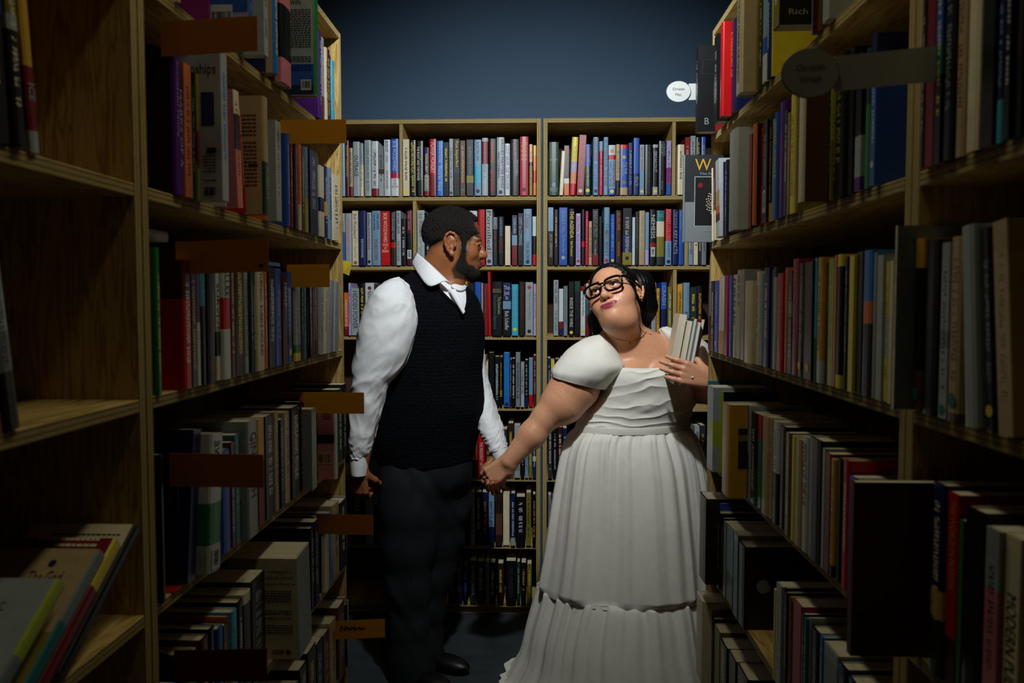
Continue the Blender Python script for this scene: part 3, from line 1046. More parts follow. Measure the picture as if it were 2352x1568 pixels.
side_row(1, 1600, 3.0745, 3, 'from the far end, fourth row, ' + WOMS, """
50 70 23 tel;f=no
74 116 23 lgr,.4lim,.7lgr;f=no;o=.03
118 134 22 lim;f=no
138 174 22 blk
178 226 22 gld;k=goldcov;c=gld;o=.055;f=no
290 350 22 blu,.25lbl,.5nvy;f=lgr
353 376 22 lgr;f=dre
379 420 21 blk,.6dgn
423 456 21 red,.25tel,.7grn;f=no
459 498 21.5 tan;f=no
501 532 21.5 tan
535 573 21.5 wht,.5blk;f=dgr
577 622 21 blk;f=no
625 648 20.5 olv
650 664 20.5 dgn
667 690 20.5 yel;f=no
693 736 20.5 tan;f=no
739 784 21.5 wht;t=.06:.6:blk:PEOPLE OF THE LIE
788 876 22 blk;f=no
880 900 21 lgr;f=no
903 938 20.5 dre;f=mar
941 970 20 gld,.9blk;f=dbr
973 1022 20.5 blk;f=no
1026 1068 21 red;f=crm
1071 1112 19 blu;f=no
1116 1196 19 gry;f=dgr
1200 1242 17.5 olv
1246 1290 18 crm;f=no
1294 1400 17.5 tel;f=cyn
""")
side_row(1, 1590, 3.35, 4, 'from the far end, fifth row, ' + WOMS, """
52 104 24 dbr;f=no;o=.04
108 140 23 blu;f=no
144 178 21 blk
182 210 21 blk;f=lgr;b=.6:.95
214 236 20 dbr
239 256 20 gry;f=no
259 312 20 lbl,.6nvy;k=skyn;c=lbl;f=no
316 348 21 lgr,.1tel;f=dgr
352 400 20 blk;k=ghost;c=blk;f=no
622 638 19 yel;f=no
641 680 21 lgr;f=dgr
683 702 21 blk
705 722 21 dgr;f=lgr
725 746 20.5 gld
749 766 20 dgn
769 832 21 crs;f=no
836 850 20 blk
853 872 20.5 tel
875 904 21 lgr;f=mar
908 968 20 blk;f=gry
972 1000 20 brt
1004 1110 20.5 lgr,.1gry;f=no
1114 1180 20 nvy;f=gry
1186 1300 19.5 nvy;f=lgr
1306 1380 19 dgr
1386 1460 18 lgr;f=no
""")
side_row(1, 1590, 3.35, 5, 'from the far end, sixth row, ' + WOMS, """
28 76 24 crm;c=crm;o=.035;f=no
80 104 22 brn;f=crm
108 134 20 dbr
138 160 20 nvy;f=lgr
164 206 19.5 olv;f=no
210 260 19 blk
264 330 19 blk;f=no
340 420 20 dgr
430 520 20 nvy
""")
# the bookcase close to the camera on the woman side
NEARW = 'vintage bookcase by the camera'
side_row(1, 2030, 3.733, 1, 'from the upright, second row, ' + NEARW, """
322 348 22 dbr
352 438 24 dre;f=no
442 498 24 blu,.4tel,.55blk;f=yel
503 612 24 blk;f=gry
617 710 23 tan;f=brn
722 838 24 crm;f=no
842 956 23 blk;f=no
960 1040 23 nvy,.8cyn;f=lbl
1044 1096 23 blk
1100 1200 24 dgr;f=brn
""")
side_row(1, 2030, 2.751, 2, 'from the upright, third row, ' + NEARW, """
28 70 24.3 crm;c=gry;o=.03;f=dgr
130 246 22.5 gld,.17blk,.76brn;d=tel:.9;f=no
252 338 22 blk;f=no
342 408 21.5 lgr,.5gry,.6lgr;f=dgr;d=tel:.95
412 488 22 tan,.95brn;d=tel:.88;f=brn
494 586 23 lgr;r=5;f=no
592 696 22.5 blk;r=6;f=gry;d=yel:.9
702 800 23 tan;r=6;f=olv
""")
side_row(1, 1940, 3.279, 3, 'from the upright, fourth row, ' + NEARW, """
26 60 23 mar;k=oxblood;c=mar;f=no;o=.092
642 738 24 nvy,.55gld,.7dgr;f=crm
762 842 23.5 red,.75mar;t=.04:.5:gld:THE WORLD IN MOTION
846 880 21 grn;f=no
884 1030 23 blk;f=no
1042 1150 22 lgr,.3pnk;f=dgr
1154 1310 22 crm;f=no;t=.28:.82:blk:MODERN PULPIT
""")
NEARM = 'half empty bookcase near the camera'
side_row(-1, 0, 3.5636, 1, 'from the upright, second row, ' + NEARM, """
-150 30 23 blu,.4blk;f=crm;r=-3
60 160 23 olv,.38lgr,.45blk;f=crm;r=-4
175 260 24 gld,.6dre,.9lgr;f=no;r=-5;t=.68:.76:lgr:ICE
""")
side_row(-1, 0, 2.8, 2, 'from the upright, third row, ' + NEARM, """
-140 -60 22 dre;r=-8
-40 60 22 lgr,.5gry,.7blk;r=-8;f=dgr
""")

# ---- the books that show largest become objects, the rest one mass
HIDE = [(985, 480, 1100, 650), (890, 690, 1105, 1500), (1375, 630, 1490, 760), (1300, 780, 1590, 1568), (1262, 1020, 1590, 1568)]
def shown(b):
    Mx = Matrix.Translation(b.pos) @ Matrix.Rotation(b.rz, 4, 'Z') @ Matrix.Rotation(b.tilt, 4, 'Y')
    q = [proj(Mx @ Vector(v)) for v in ((-b.w / 2, 0, 0), (b.w / 2, 0, 0), (b.w / 2, 0, b.h), (-b.w / 2, 0, b.h))]
    # clip to the frame
    xs = [min(max(p[0], 0), IW) for p in q]; ys = [min(max(p[1], 0), IH) for p in q]
    a = 0.5 * abs(sum(xs[i] * ys[(i + 1) % 4] - xs[(i + 1) % 4] * ys[i] for i in range(4)))
    cx, cy = sum(p[0] for p in q) / 4, sum(p[1] for p in q) / 4
    if any(x0 < cx < x1 and y0 < cy < y1 for x0, y0, x1, y1 in HIDE): a *= 0.02
    if b.pos[2] < 0.5: a *= 0.4
    return a
def realise_all(limit=318):
    ranked = sorted(range(len(BOOKS)), key=lambda i: -shown(BOOKS[i]))
    keep = set(ranked[:limit]) | {i for i, b in enumerate(BOOKS) if ';k=' in b.spec or b.held}
    mg = dict(V=[], F=[], C=[], I=[], UV=[], m=[])
    for i, b in enumerate(BOOKS): realise(b, i, None if i in keep else mg)
    me = finish_mesh('small_shelved_books', mg['V'], mg['F'], mg['C'], mg['I'], mg['UV'], [M['book'], M['pages']], mg['m'])
    o = bpy.data.objects.new('small_shelved_books', me); COL.objects.link(o)
    tag(o, 'the thinner and more hidden books filling gaps on all the shelves', 'books', kind='stuff')
    print('BOOKS', len(BOOKS), 'objects', len(keep))
# ------------------------------------------------------------------ flesh and cloth: smooth bodies from blended volumes
class Field:
    def __init__(s, lo, hi, res):
        s.lo = np.array(lo, float); s.res = res
        s.n = np.ceil((np.array(hi) - s.lo) / res).astype(int) + 1
        s.ax = [(s.lo[i] + res * np.arange(s.n[i])).astype('f4') for i in range(3)]
        s.F = np.full(s.n, 1.0, 'f4')
    def box(s, lo, hi):
        a = np.clip(np.floor((np.array(lo) - s.lo) / s.res).astype(int), 0, s.n); b = np.clip(np.ceil((np.array(hi) - s.lo) / s.res).astype(int) + 1, 0, s.n)
        sl = tuple(slice(i, j) for i, j in zip(a, b))
        X, Y, Z = np.meshgrid(*[s.ax[i][sl[i]] for i in range(3)], indexing='ij', sparse=True)
        return sl, X, Y, Z
    def put(s, sl, d, k, sub=False):
        A = s.F[sl]
        if A.size == 0: return
        if sub:
            h = np.clip(0.5 - 0.5 * (A + d) / k, 0, 1); s.F[sl] = A + (-d - A) * h + k * h * (1 - h)
        else:
            h = np.clip(0.5 + 0.5 * (A - d) / k, 0, 1); s.F[sl] = A + (d - A) * h - k * h * (1 - h)
    def ell(s, c, r, k=0.02, R=None, sub=False):
        c, r = np.array(c, float), np.array(r, float); m = r.max() + 2.5 * k + 3 * s.res
        sl, X, Y, Z = s.box(c - m, c + m)
        if R is None: R = np.eye(3)
        p = [(X - c[0]) * R[0, i] + (Y - c[1]) * R[1, i] + (Z - c[2]) * R[2, i] for i in range(3)]
        k0 = np.sqrt(sum((p[i] / r[i]) ** 2 for i in range(3))); k1 = np.sqrt(sum((p[i] / r[i] ** 2) ** 2 for i in range(3))) + 1e-6
        s.put(sl, (k0 * (k0 - 1) / k1).astype('f4'), k, sub)
    def cap(s, a, b, ra, rb, k=0.02, sub=False):
        a, b = np.array(a, float), np.array(b, float); m = max(ra, rb) + 2.5 * k + 3 * s.res
        sl, X, Y, Z = s.box(np.minimum(a, b) - m, np.maximum(a, b) + m)
        ab = b - a; L = ab @ ab + 1e-12
        t = np.clip(((X - a[0]) * ab[0] + (Y - a[1]) * ab[1] + (Z - a[2]) * ab[2]) / L, 0, 1)
        d = np.sqrt((X - a[0] - t * ab[0]) ** 2 + (Y - a[1] - t * ab[1]) ** 2 + (Z - a[2] - t * ab[2]) ** 2) - (ra + (rb - ra) * t)
        s.put(sl, d.astype('f4'), k, sub)
    def chain(s, pts, rs, k=0.02):
        for i in range(len(pts) - 1): s.cap(pts[i], pts[i + 1], rs[i], rs[i + 1], k)
    def mesh(s):
        F = s.F; S = F < 0; n = s.n
        c = [S[i:n[0] - 1 + i, j:n[1] - 1 + j, k:n[2] - 1 + k] for i in (0, 1) for j in (0, 1) for k in (0, 1)]
        tot = sum(x.astype('i1') for x in c)
        act = np.argwhere((tot > 0) & (tot < 8))
        idx = -np.ones(n - 1, 'i4'); idx[tuple(act.T)] = np.arange(len(act))
        acc = np.zeros((len(act), 3)); cnt = np.zeros(len(act))
        corners = np.array([(i, j, k) for i in (0, 1) for j in (0, 1) for k in (0, 1)])
        for a in range(8):
            for b in range(a + 1, 8):
                if abs(corners[a] - corners[b]).sum() != 1: continue
                va, vb = F[tuple((act + corners[a]).T)], F[tuple((act + corners[b]).T)]
                m = (va < 0) != (vb < 0)
                t = np.where(m, va / np.where(m, va - vb, 1), 0)
                acc += np.where(m[:, None], corners[a] + (corners[b] - corners[a]) * t[:, None], 0); cnt += m
        V = s.lo + (act + acc / cnt[:, None]) * s.res
        faces = []
        for ax in range(3):
            o1, o2 = [(1, 2), (2, 0), (0, 1)][ax]
            d = np.zeros(3, int); d[ax] = 1
            A = S[tuple(slice(0, n[i] - d[i]) for i in range(3))]; B = S[tuple(slice(d[i], n[i]) for i in range(3))]
            e = np.argwhere(A != B); e = e[(e[:, o1] > 0) & (e[:, o2] > 0) & (e[:, o1] < n[o1] - 1) & (e[:, o2] < n[o2] - 1)]
            u1, u2 = np.eye(3, dtype=int)[o1], np.eye(3, dtype=int)[o2]
            q = np.stack([idx[tuple((e - u1 - u2).T)], idx[tuple((e - u2).T)], idx[tuple(e.T)], idx[tuple((e - u1).T)]], 1)
            inside = S[tuple(e.T)]
            q = np.where(inside[:, None], q, q[:, ::-1])
            faces.append(q)
        return V, np.concatenate(faces)
def np_obj(name, V, Q, mat, parent=None, colors=None, smooth=True):
    me = bpy.data.meshes.new(name)
    me.vertices.add(len(V)); me.vertices.foreach_set('co', np.asarray(V, 'f4').ravel())
    me.loops.add(len(Q) * 4); me.loops.foreach_set('vertex_index', np.asarray(Q, 'i4').ravel())
    me.polygons.add(len(Q)); me.polygons.foreach_set('loop_start', np.arange(0, len(Q) * 4, 4, dtype='i4'))
    me.update(calc_edges=True); me.validate()
    me.polygons.foreach_set('use_smooth', [smooth] * len(me.polygons))
    if colors is not None:
        a = me.color_attributes.new('col', 'FLOAT_COLOR', 'POINT'); a.data.foreach_set('color', np.asarray(colors, 'f4').ravel())
    for m in (mat if isinstance(mat, list) else [mat]): me.materials.append(m)
    o = bpy.data.objects.new(name, me); COL.objects.link(o)
    if parent: o.parent = parent
    return o
def crom(vals, ts):
    """Catmull-Rom through rows of vals at fractions ts in 0..len-1"""
    v = np.asarray(vals, float); n = len(v); out = []
    for t in ts:
        i = min(int(t), n - 2); f = t - i
        p0, p1, p2, p3 = v[max(i - 1, 0)], v[i], v[i + 1], v[min(i + 2, n - 1)]
        out.append(0.5 * (2 * p1 + (p2 - p0) * f + (2 * p0 - 5 * p1 + 4 * p2 - p3) * f * f + (3 * p1 - p0 - 3 * p2 + p3) * f ** 3))
    return np.array(out)
def loft(name, rings, mat, parent, nseg=96, nring=60, disp=None, cap0=False, cap1=False, power=2.0, thick=0.0, cut=None, uv=False):
    """rings: pxL pyL pxR pyR depth half-depth - the outline at each station, carried round as a full ring"""
    R = crom(rings, np.linspace(0, len(rings) - 1, nring))
    V = np.zeros((nring, nseg, 3)); th = np.linspace(0, 2 * np.pi, nseg, endpoint=False)
    ce, se = np.cos(th), np.sin(th)
    if power != 2.0:
        ce, se = np.sign(ce) * abs(ce) ** (2 / power), np.sign(se) * abs(se) ** (2 / power)
    for i, r in enumerate(R):
        a, b = P(r[0], r[1], r[4]), P(r[2], r[3], r[4])
        c, h = (a + b) / 2, (b - a) / 2
        V[i] = c + ce[:, None] * h - se[:, None] * np.array([0, r[5], 0])
        if disp is not None:
            nrm = ce[:, None] * h / np.linalg.norm(h) - se[:, None] * np.array([0, 1.0, 0])
            V[i] += nrm * disp(i / (nring - 1), th, V[i])[:, None]
    V = V.reshape(-1, 3)
    F = [(i * nseg + j, i * nseg + (j + 1) % nseg, (i + 1) * nseg + (j + 1) % nseg, (i + 1) * nseg + j) for i in range(nring - 1) for j in range(nseg)]
    if cut: F = [f for f in F if not cut(V[list(f)].mean(0))]
    V = list(map(tuple, V))
    for on, i in ((cap0, 0), (cap1, nring - 1)):
        if on:
            k = len(V); V.append(tuple(np.mean(V[i * nseg:(i + 1) * nseg], 0)))
            F += [(i * nseg + j, i * nseg + (j + 1) % nseg, k) for j in range(nseg)]
    o = mesh_obj(name, V, F, mat, parent, smooth=True)
    bm = bmesh.new(); bm.from_mesh(o.data); bmesh.ops.recalc_face_normals(bm, faces=bm.faces[:])
    loose = [v for v in bm.verts if not v.link_faces]; bmesh.ops.delete(bm, geom=loose, context='VERTS')
    bm.to_mesh(o.data); bm.free()
    if thick:
        m = o.modifiers.new('cloth_thickness', 'SOLIDIFY'); m.thickness = thick; m.offset = -1
    return o
def tube(name, pts, r, mat, parent, closed=False, n=8, flat=1.0):
    pts = [np.array(p, float) for p in pts]; V, F = [], []; m = len(pts)
    up = np.array([0, 0, 1.0])
    for i, p in enumerate(pts):
        t = (pts[(i + 1) % m] if closed or i < m - 1 else p) - (pts[i - 1] if closed or i > 0 else p)
        t = t / (np.linalg.norm(t) + 1e-9)
        u = np.cross(t, up if abs(t @ up) < 0.9 else np.array([0, 1.0, 0])); u /= np.linalg.norm(u); w = np.cross(u, t)
        rr = r[i] if isinstance(r, (list, tuple)) else r
        V += [p + rr * (math.cos(2 * math.pi * j / n) * u + math.sin(2 * math.pi * j / n) * w * flat) for j in range(n)]
    for i in range(m if closed else m - 1):
        for j in range(n):
            F.append((i * n + j, i * n + (j + 1) % n, ((i + 1) % m) * n + (j + 1) % n, ((i + 1) % m) * n + j))
    if not closed: F += [tuple(range(n))[::-1], tuple((m - 1) * n + j for j in range(n))]
    return mesh_obj(name, V, F, mat, parent, smooth=True)
def rot(ax, deg):
    return np.array(Matrix.Rotation(math.radians(deg), 3, ax))
def n1(x, seed=0):                     # smooth 1-D noise, vectorised
    x = np.asarray(x, float); i = np.floor(x).astype(int); f = x - i; f = f * f * (3 - 2 * f)
    h = lambda q: ((np.sin(q * 127.1 + seed * 311.7) * 43758.5453) % 1.0)
    return h(i) * (1 - f) + h(i + 1) * f - 0.5
def n2(x, y, seed=0):
    x, y = np.broadcast_arrays(np.asarray(x, float), np.asarray(y, float))
    i, j = np.floor(x).astype(int), np.floor(y).astype(int); f, g = x - i, y - j
    f, g = f * f * (3 - 2 * f), g * g * (3 - 2 * g)
    h = lambda a, b: ((np.sin(a * 127.1 + b * 269.5 + seed * 74.7) * 43758.5453) % 1.0)
    return (h(i, j) * (1 - f) + h(i + 1, j) * f) * (1 - g) + (h(i, j + 1) * (1 - f) + h(i + 1, j + 1) * f) * g - 0.5

# ---- materials of people
def skin_mat(name, rough, sss):
    N = NT(name); a = N.n('VertexColor', layer_name='col')
    g = N.n('TexCoord').outputs['Object']
    mul = N.n('MixRGB', blend_type='MULTIPLY'); mul.inputs[0].default_value = 0.5
    N.l(a.outputs[0], mul.inputs[1]); N.l(N.ramp(N.noise(g, 90, 4), [(0.3, (0.82, 0.80, 0.78)), (0.7, (1, 1, 1))]), mul.inputs[2])
    N.l(mul.outputs[0], N.b.inputs['Base Color']); N.b.inputs['Roughness'].default_value = rough
    N.b.inputs['Specular IOR Level'].default_value = 0.4
    N.b.inputs['Subsurface Weight'].default_value = sss
    N.b.inputs['Subsurface Radius'].default_value = (0.010, 0.004, 0.002); N.b.inputs['Subsurface Scale'].default_value = 0.5
    N.bump(N.noise(g, 700, 2), 0.12, 0.0006)
    return N.m
def cloth_mat(name, rgb, rough, scale, bump, spec=0.2):
    N = NT(name); g = N.n('TexCoord').outputs['Object']
    N.l(N.ramp(N.noise(g, 25, 4), [(0.3, tuple(x * 0.93 for x in lin(rgb))), (0.7, lin(rgb))]), N.b.inputs['Base Color'])
    N.b.inputs['Roughness'].default_value = rough; N.b.inputs['Specular IOR Level'].default_value = spec
    big = N.noise(g, scale * 0.12, 3); fine = N.noise(g, scale, 3)
    N.bump(N.math('ADD', N.math('MULTIPLY', big, 1.6), N.math('MULTIPLY', fine, 0.5)), bump, 0.004)
    return N.m
def knit_mat():
    N = NT('black_cable_knit'); g = N.n('TexCoord').outputs['Object']
    w = N.n('TexWave', wave_type='BANDS', bands_direction='Z'); w.inputs['Scale'].default_value = 42; w.inputs['Distortion'].default_value = 7; w.inputs['Detail'].default_value = 1; w.inputs['Detail Scale'].default_value = 3
    N.l(N.mapped(g, (1.4, 1, 0.55)), w.inputs[0])
    f = N.math('ADD', w.outputs[1], N.math('MULTIPLY', N.noise(g, 900, 2), 0.4))
    N.l(N.ramp(f, [(0.2, lin((4, 5, 8))), (0.9, lin((12, 13, 18)))]), N.b.inputs['Base Color'])
    N.b.inputs['Roughness'].default_value = 0.95; N.b.inputs['Specular IOR Level'].default_value = 0.08
    N.bump(f, 0.6, 0.003)
    return N.m
def hair_mat(name, rgb, curly):
    N = NT(name); g = N.n('TexCoord').outputs['Object']
    f = N.noise(g, 330, 5, 0.65) if curly else N.noise(N.mapped(g, (420, 420, 22)), 1, 3)
    N.l(N.ramp(f, [(0.3, tuple(x * 0.45 for x in lin(rgb))), (0.75, lin(rgb))]), N.b.inputs['Base Color'])
    N.b.inputs['Roughness'].default_value = 0.6 if curly else 0.42; N.b.inputs['Specular IOR Level'].default_value = 0.3 if curly else 0.2
    N.bump(f, 1.0 if curly else 0.4, 0.008 if curly else 0.002)
    return N.m
M['skin_m'] = skin_mat('deep_brown_skin', 0.42, 0.06); M['skin_w'] = skin_mat('warm_fair_skin', 0.42, 0.12)
M['shirt'] = cloth_mat('white_cotton_shirt', (224, 225, 226), 0.75, 300, 0.12)
M['dress'] = cloth_mat('ivory_linen_dress', (226, 222, 212), 0.8, 420, 0.10)
M['vest'] = knit_mat()
M['trouser'] = cloth_mat('charcoal_suiting', (24, 26, 29), 0.8, 400, 0.15)
M['hair_m'] = hair_mat('short_black_curls', (34, 27, 25), True); M['hair_w'] = hair_mat('long_black_hair', (15, 13, 14), False)
M['black_plastic'] = plain('glossy_black_frame', (9, 8, 9), 0.15, spec=0.6)
M['gold'] = plain('gold', (226, 178, 104), 0.22, 1.0)
M['leather'] = plain('black_leather', (14, 13, 13), 0.4, bump=0.2)
def glass_mat():
    N = NT('clear_lens'); out = N.t.nodes['Material Output']
    tr = N.n('BsdfTransparent'); gl = N.n('BsdfGlossy'); gl.inputs['Roughness'].default_value = 0.02
    fr = N.n('Fresnel'); fr.inputs[0].default_value = 1.18; mx = N.n('MixShader')
    N.l(fr.outputs[0], mx.inputs[0]); N.l(tr.outputs[0], mx.inputs[1]); N.l(gl.outputs[0], mx.inputs[2]); N.l(mx.outputs[0], out.inputs[0])
    return N.m
M['lens'] = glass_mat()
def vcol_mat(name, rough):
    N = NT(name); N.l(N.n('VertexColor', layer_name='col').outputs[0], N.b.inputs['Base Color']); N.b.inputs['Roughness'].default_value = rough
    return N.m
M['eye'] = vcol_mat('eyeball', 0.08)

# ---- heads, in head space: face to -y, z up
def head_prims(kind):
    w = kind == 'w'
    E, C = 'e', 'c'
    p = [(E, (0, .022, .042), (.075, .093, .084), .02), (E, (0, -.028, .045), (.062, .062, .058), .03),
         ] if not w else [(E, (0, .024, .036), (.070, .088, .074), .02), (E, (0, -.026, .040), (.059, .060, .050), .03)]
    p += [
         (E, (0, -.020, -.030), (.064 if w else .061, .070, .088), .03)]
    for s in (-1, 1):
        p += [(E, (s * .037, -.046, -.034 if w else -.028), (.040, .040, .044) if w else (.031, .036, .034), .03)]
    p += [(E, (0, -.030, -.082), (.054, .050, .036) if w else (.052, .052, .036), .03),
          (E, (0, -.077, -.099), (.022, .019, .019) if w else (.024, .021, .021), .022),
          (E, (0, -.074, -.062), (.033, .026, .028), .02)]
    if w: p += [(E, (0, -.020, -.112), (.056, .054, .038), .045)]
    for s in (-1, 1):
        p += [(C, (s * .012, -.088, .021), (s * .046, -.080, .022), .010, .009, .016)]
        p += [(E, (s * .0325, -.102, .001), (.020, .013, .0125), .014, 'sub')]
    p += [(C, (0, -.088, .012), (0, -.109, -.030), .0075 if w else .009, .0115 if w else .0135, .014),
          (E, (0, -.109, -.034), (.0125, .0125, .011) if w else (.0155, .0145, .012), .01)]
    for s in (-1, 1):
        p += [(E, (s * .0135, -.098, -.038), (.009, .011, .008) if w else (.0115, .012, .009), .008),
              (E, (s * .007, -.104, -.0455), (.0036, .005, .003), .003, 'sub')]
    if w:
        p += [(E, (0, -.0945, -.0640), (.0250, .0075, .0050), .008), (E, (0, -.0930, -.0725), (.0225, .0085, .0062), .008)]
    else:
        p += [(E, (0, -.0985, -.0630), (.0240, .0110, .0070), .006), (E, (0, -.0980, -.0745), (.0220, .0115, .0082), .006)]
    for s in (-1, 1):
        p += [(C, (s * .019, -.0915, -.0670), (s * .033, -.0800, -.0585), .0038, .0024, .008)]
        p += [(E, (s * .040, -.066, -.052), (.014, .014, .018), .02)] if w else [(E, (s * .038, -.066, -.030), (.018, .018, .016), .02)]
        p += [(C, (s * .047, -.0855, .0035), (s * .034, -.0935, .0100 if w else .0085), .0040, .0052, .004), (C, (s * .034, -.0935, .0100 if w else .0085), (s * .020, -.0895, .0035), .0052, .0036, .004)]
        p += [(C, (s * .046, -.0840, -.0045), (s * .033, -.0915, -.0095), .0030, .0032, .004), (C, (s * .033, -.0915, -.0095), (s * .021, -.0885, -.0040), .0032, .0030, .004)]
        if not w: p += [(C, (s * .051, -.066, .004), (s * .044, -.0815, .003), .0065, .0045, .006)]
        # ear: bowl, rim and lobe
        p += [(E, (s * .079, .014, -.003), (.008, .020, .033), .010)]
        rim = [(.083, -.004, .004), (.086, -.006, .020), (.089, .004, .033), (.091, .018, .036), (.092, .030, .026), (.0915, .034, .008), (.090, .030, -.012), (.087, .020, -.030), (.084, .008, -.042)]
        if w: rim = rim[5:]
        for a, b in zip(rim[:-1], rim[1:]): p += [(C, (s * a[0], a[1], a[2]), (s * b[0], b[1], b[2]), .0042, .0042, .004)]
        anti = [(.087, .020, .020), (.088, .022, .0), (.086, .014, -.020)]
        if not w:
            for a, b in zip(anti[:-1], anti[1:]): p += [(C, (s * a[0], a[1], a[2]), (s * b[0], b[1], b[2]), .0034, .0034, .004)]
            p += [(E, (s * .091, .026, .012), (.004, .0035, .018), .003, 'sub')]
        p += [(E, (s * .083, -.006, -.008), (.004, .005, .008), .005), (E, (s * .091, .007, -.006), (.008, .008, .013), .004, 'sub'), (E, (s * .084, .003, -.041), (.006, .009, .010), .006)]
    # mouth line
    p += [(C, (-.024, -.1025, -.0668), (.024, -.1025, -.0668), .0020, .0020, .003, 'sub'), (C, (.024, -.094, -.0660), (.032, -.086, -.0605), .0018, .0014, .003, 'sub'), (C, (-.024, -.094, -.0660), (-.032, -.086, -.0605), .0018, .0014, .003, 'sub')] if w else [(C, (-.022, -.111, -.0683), (.022, -.111, -.0683), .0024, .0024, .003, 'sub')]
    return p
def put_head(fd, prims, c, R, s):
    for q in prims:
        sub = q[-1] == 'sub'
        if q[0] == 'e': fd.ell(c + R @ (np.array(q[1]) * s), np.array(q[2]) * s, q[3] * s, R, sub)
        else: fd.cap(c + R @ (np.array(q[1]) * s), c + R @ (np.array(q[2]) * s), q[3] * s, q[4] * s, q[5] * s, sub)
def put_hand(fd, wrist, d, n, thumb, curl, size=1.0, spread=0.0, tcurl=0.5):
    """wrist point, finger direction d, palm normal n (the way the fingers curl), thumb = unit side of the thumb"""
    wrist, d, n, sd = [np.array(v, float) for v in (wrist, d, n, thumb)]
    d /= np.linalg.norm(d); n -= d * (n @ d); n /= np.linalg.norm(n); sd -= d * (sd @ d) + n * (sd @ n); sd /= np.linalg.norm(sd)
    k = size
    for i in range(4):
        off = (.029 - .0190 * i) * k
        kn = wrist + d * (.090 - .004 * abs(i - 1.2)) * k + sd * off * (1 + spread * .3)
        fd.cap(wrist + sd * off * 0.62 + d * .006, kn, .0150 * k, .0112 * k, .012)
        L = [.074, .083, .077, .060][i] * k
        p, ang = kn, 0.0; dirr = d + sd * spread * (0.18 - 0.12 * i); dirr /= np.linalg.norm(dirr)
        for j, fr in enumerate((.46, .30, .24)):
            ang += (curl[i] if isinstance(curl, (list, tuple)) else curl) * (0.9, 1.15, 0.75)[j]
            v = dirr * math.cos(ang) + n * math.sin(ang)
            q = p + v * L * fr
            fd.cap(p, q, (.0098, .0086, .0078)[j] * k, (.0088, .0080, .0066)[j] * k, .004)
            p = q
    b = wrist + d * .022 * k + sd * .026 * k + n * .006 * k
    v1 = d * .62 + sd * .62 + n * (.2 + .5 * tcurl)
    p1 = b + v1 / np.linalg.norm(v1) * .044 * k
    v2 = d * .85 + sd * .15 + n * (.2 + tcurl); p2 = p1 + v2 / np.linalg.norm(v2) * .034 * k
    v3 = d * .85 - sd * .10 + n * (.2 + tcurl * 1.3); p3 = p2 + v3 / np.linalg.norm(v3) * .026 * k
    fd.cap(wrist + sd * .012 * k, b, .017 * k, .016 * k, .012); fd.cap(b, p1, .0155 * k, .0110 * k, .008)
    fd.cap(p1, p2, .0108 * k, .0098 * k, .005); fd.cap(p2, p3, .0098 * k, .0074 * k, .005)
    return wrist + d * .09 * k
def eyeball(name, c, R, s, side, gaze, parent, iris):
    u, v = 28, 18; V, Q, cols = [], [], []
    g = R.T @ np.array(gaze); g /= np.linalg.norm(g)
    r = .0120
    ctr = np.array([side * .0325, -.0790, .001])
    a = np.cross(g, (0, 0, 1.0)); a /= np.linalg.norm(a); b = np.cross(a, g)
    for i in range(v + 1):
        ph = math.pi * i / v
        for j in range(u):
            t = 2 * math.pi * j / u
            d = g * math.cos(ph) + (a * math.cos(t) + b * math.sin(t)) * math.sin(ph)
            V.append(c + R @ ((ctr + d * r) * s))
            cols.append((.004, .003, .003, 1) if ph < .22 else ((*iris, 1) if ph < .56 else ((.02, .015, .015, 1) if ph < .63 else (.74, .72, .70, 1))))
    for i in range(v):
        for j in range(u): Q.append((i * u + j, (i + 1) * u + j, (i + 1) * u + (j + 1) % u, i * u + (j + 1) % u))
    return np_obj(name, np.array(V), np.array(Q), M['eye'], parent, cols)
def sstep(a, b, x): 
    t = np.clip((x - a) / (b - a), 0, 1); return t * t * (3 - 2 * t)
def local(V, c, R, s): return ((V - c) @ R) / s
def poly_sd(px, py, poly):
    """signed distance to a polygon (negative inside), arrays"""
    poly = np.array(poly, 'f4'); n = len(poly)
    d = np.full(np.broadcast(px, py).shape, 1e9, 'f4'); inside = np.zeros(d.shape, bool)
    for i in range(n):
        a, b = poly[i], poly[(i + 1) % n]; e = b - a
        wx, wy = px - a[0], py - a[1]
        t = np.clip((wx * e[0] + wy * e[1]) / (e @ e + 1e-12), 0, 1)
        d = np.minimum(d, (wx - t * e[0]) ** 2 + (wy - t * e[1]) ** 2)
        c = ((a[1] <= py) & (py < b[1])) | ((b[1] <= py) & (py < a[1]))
        xi = a[0] + (py - a[1]) / (e[1] if abs(e[1]) > 1e-9 else 1e-9) * e[0]
        inside ^= c & (px < xi)
    return np.sqrt(d) * np.where(inside, -1, 1)
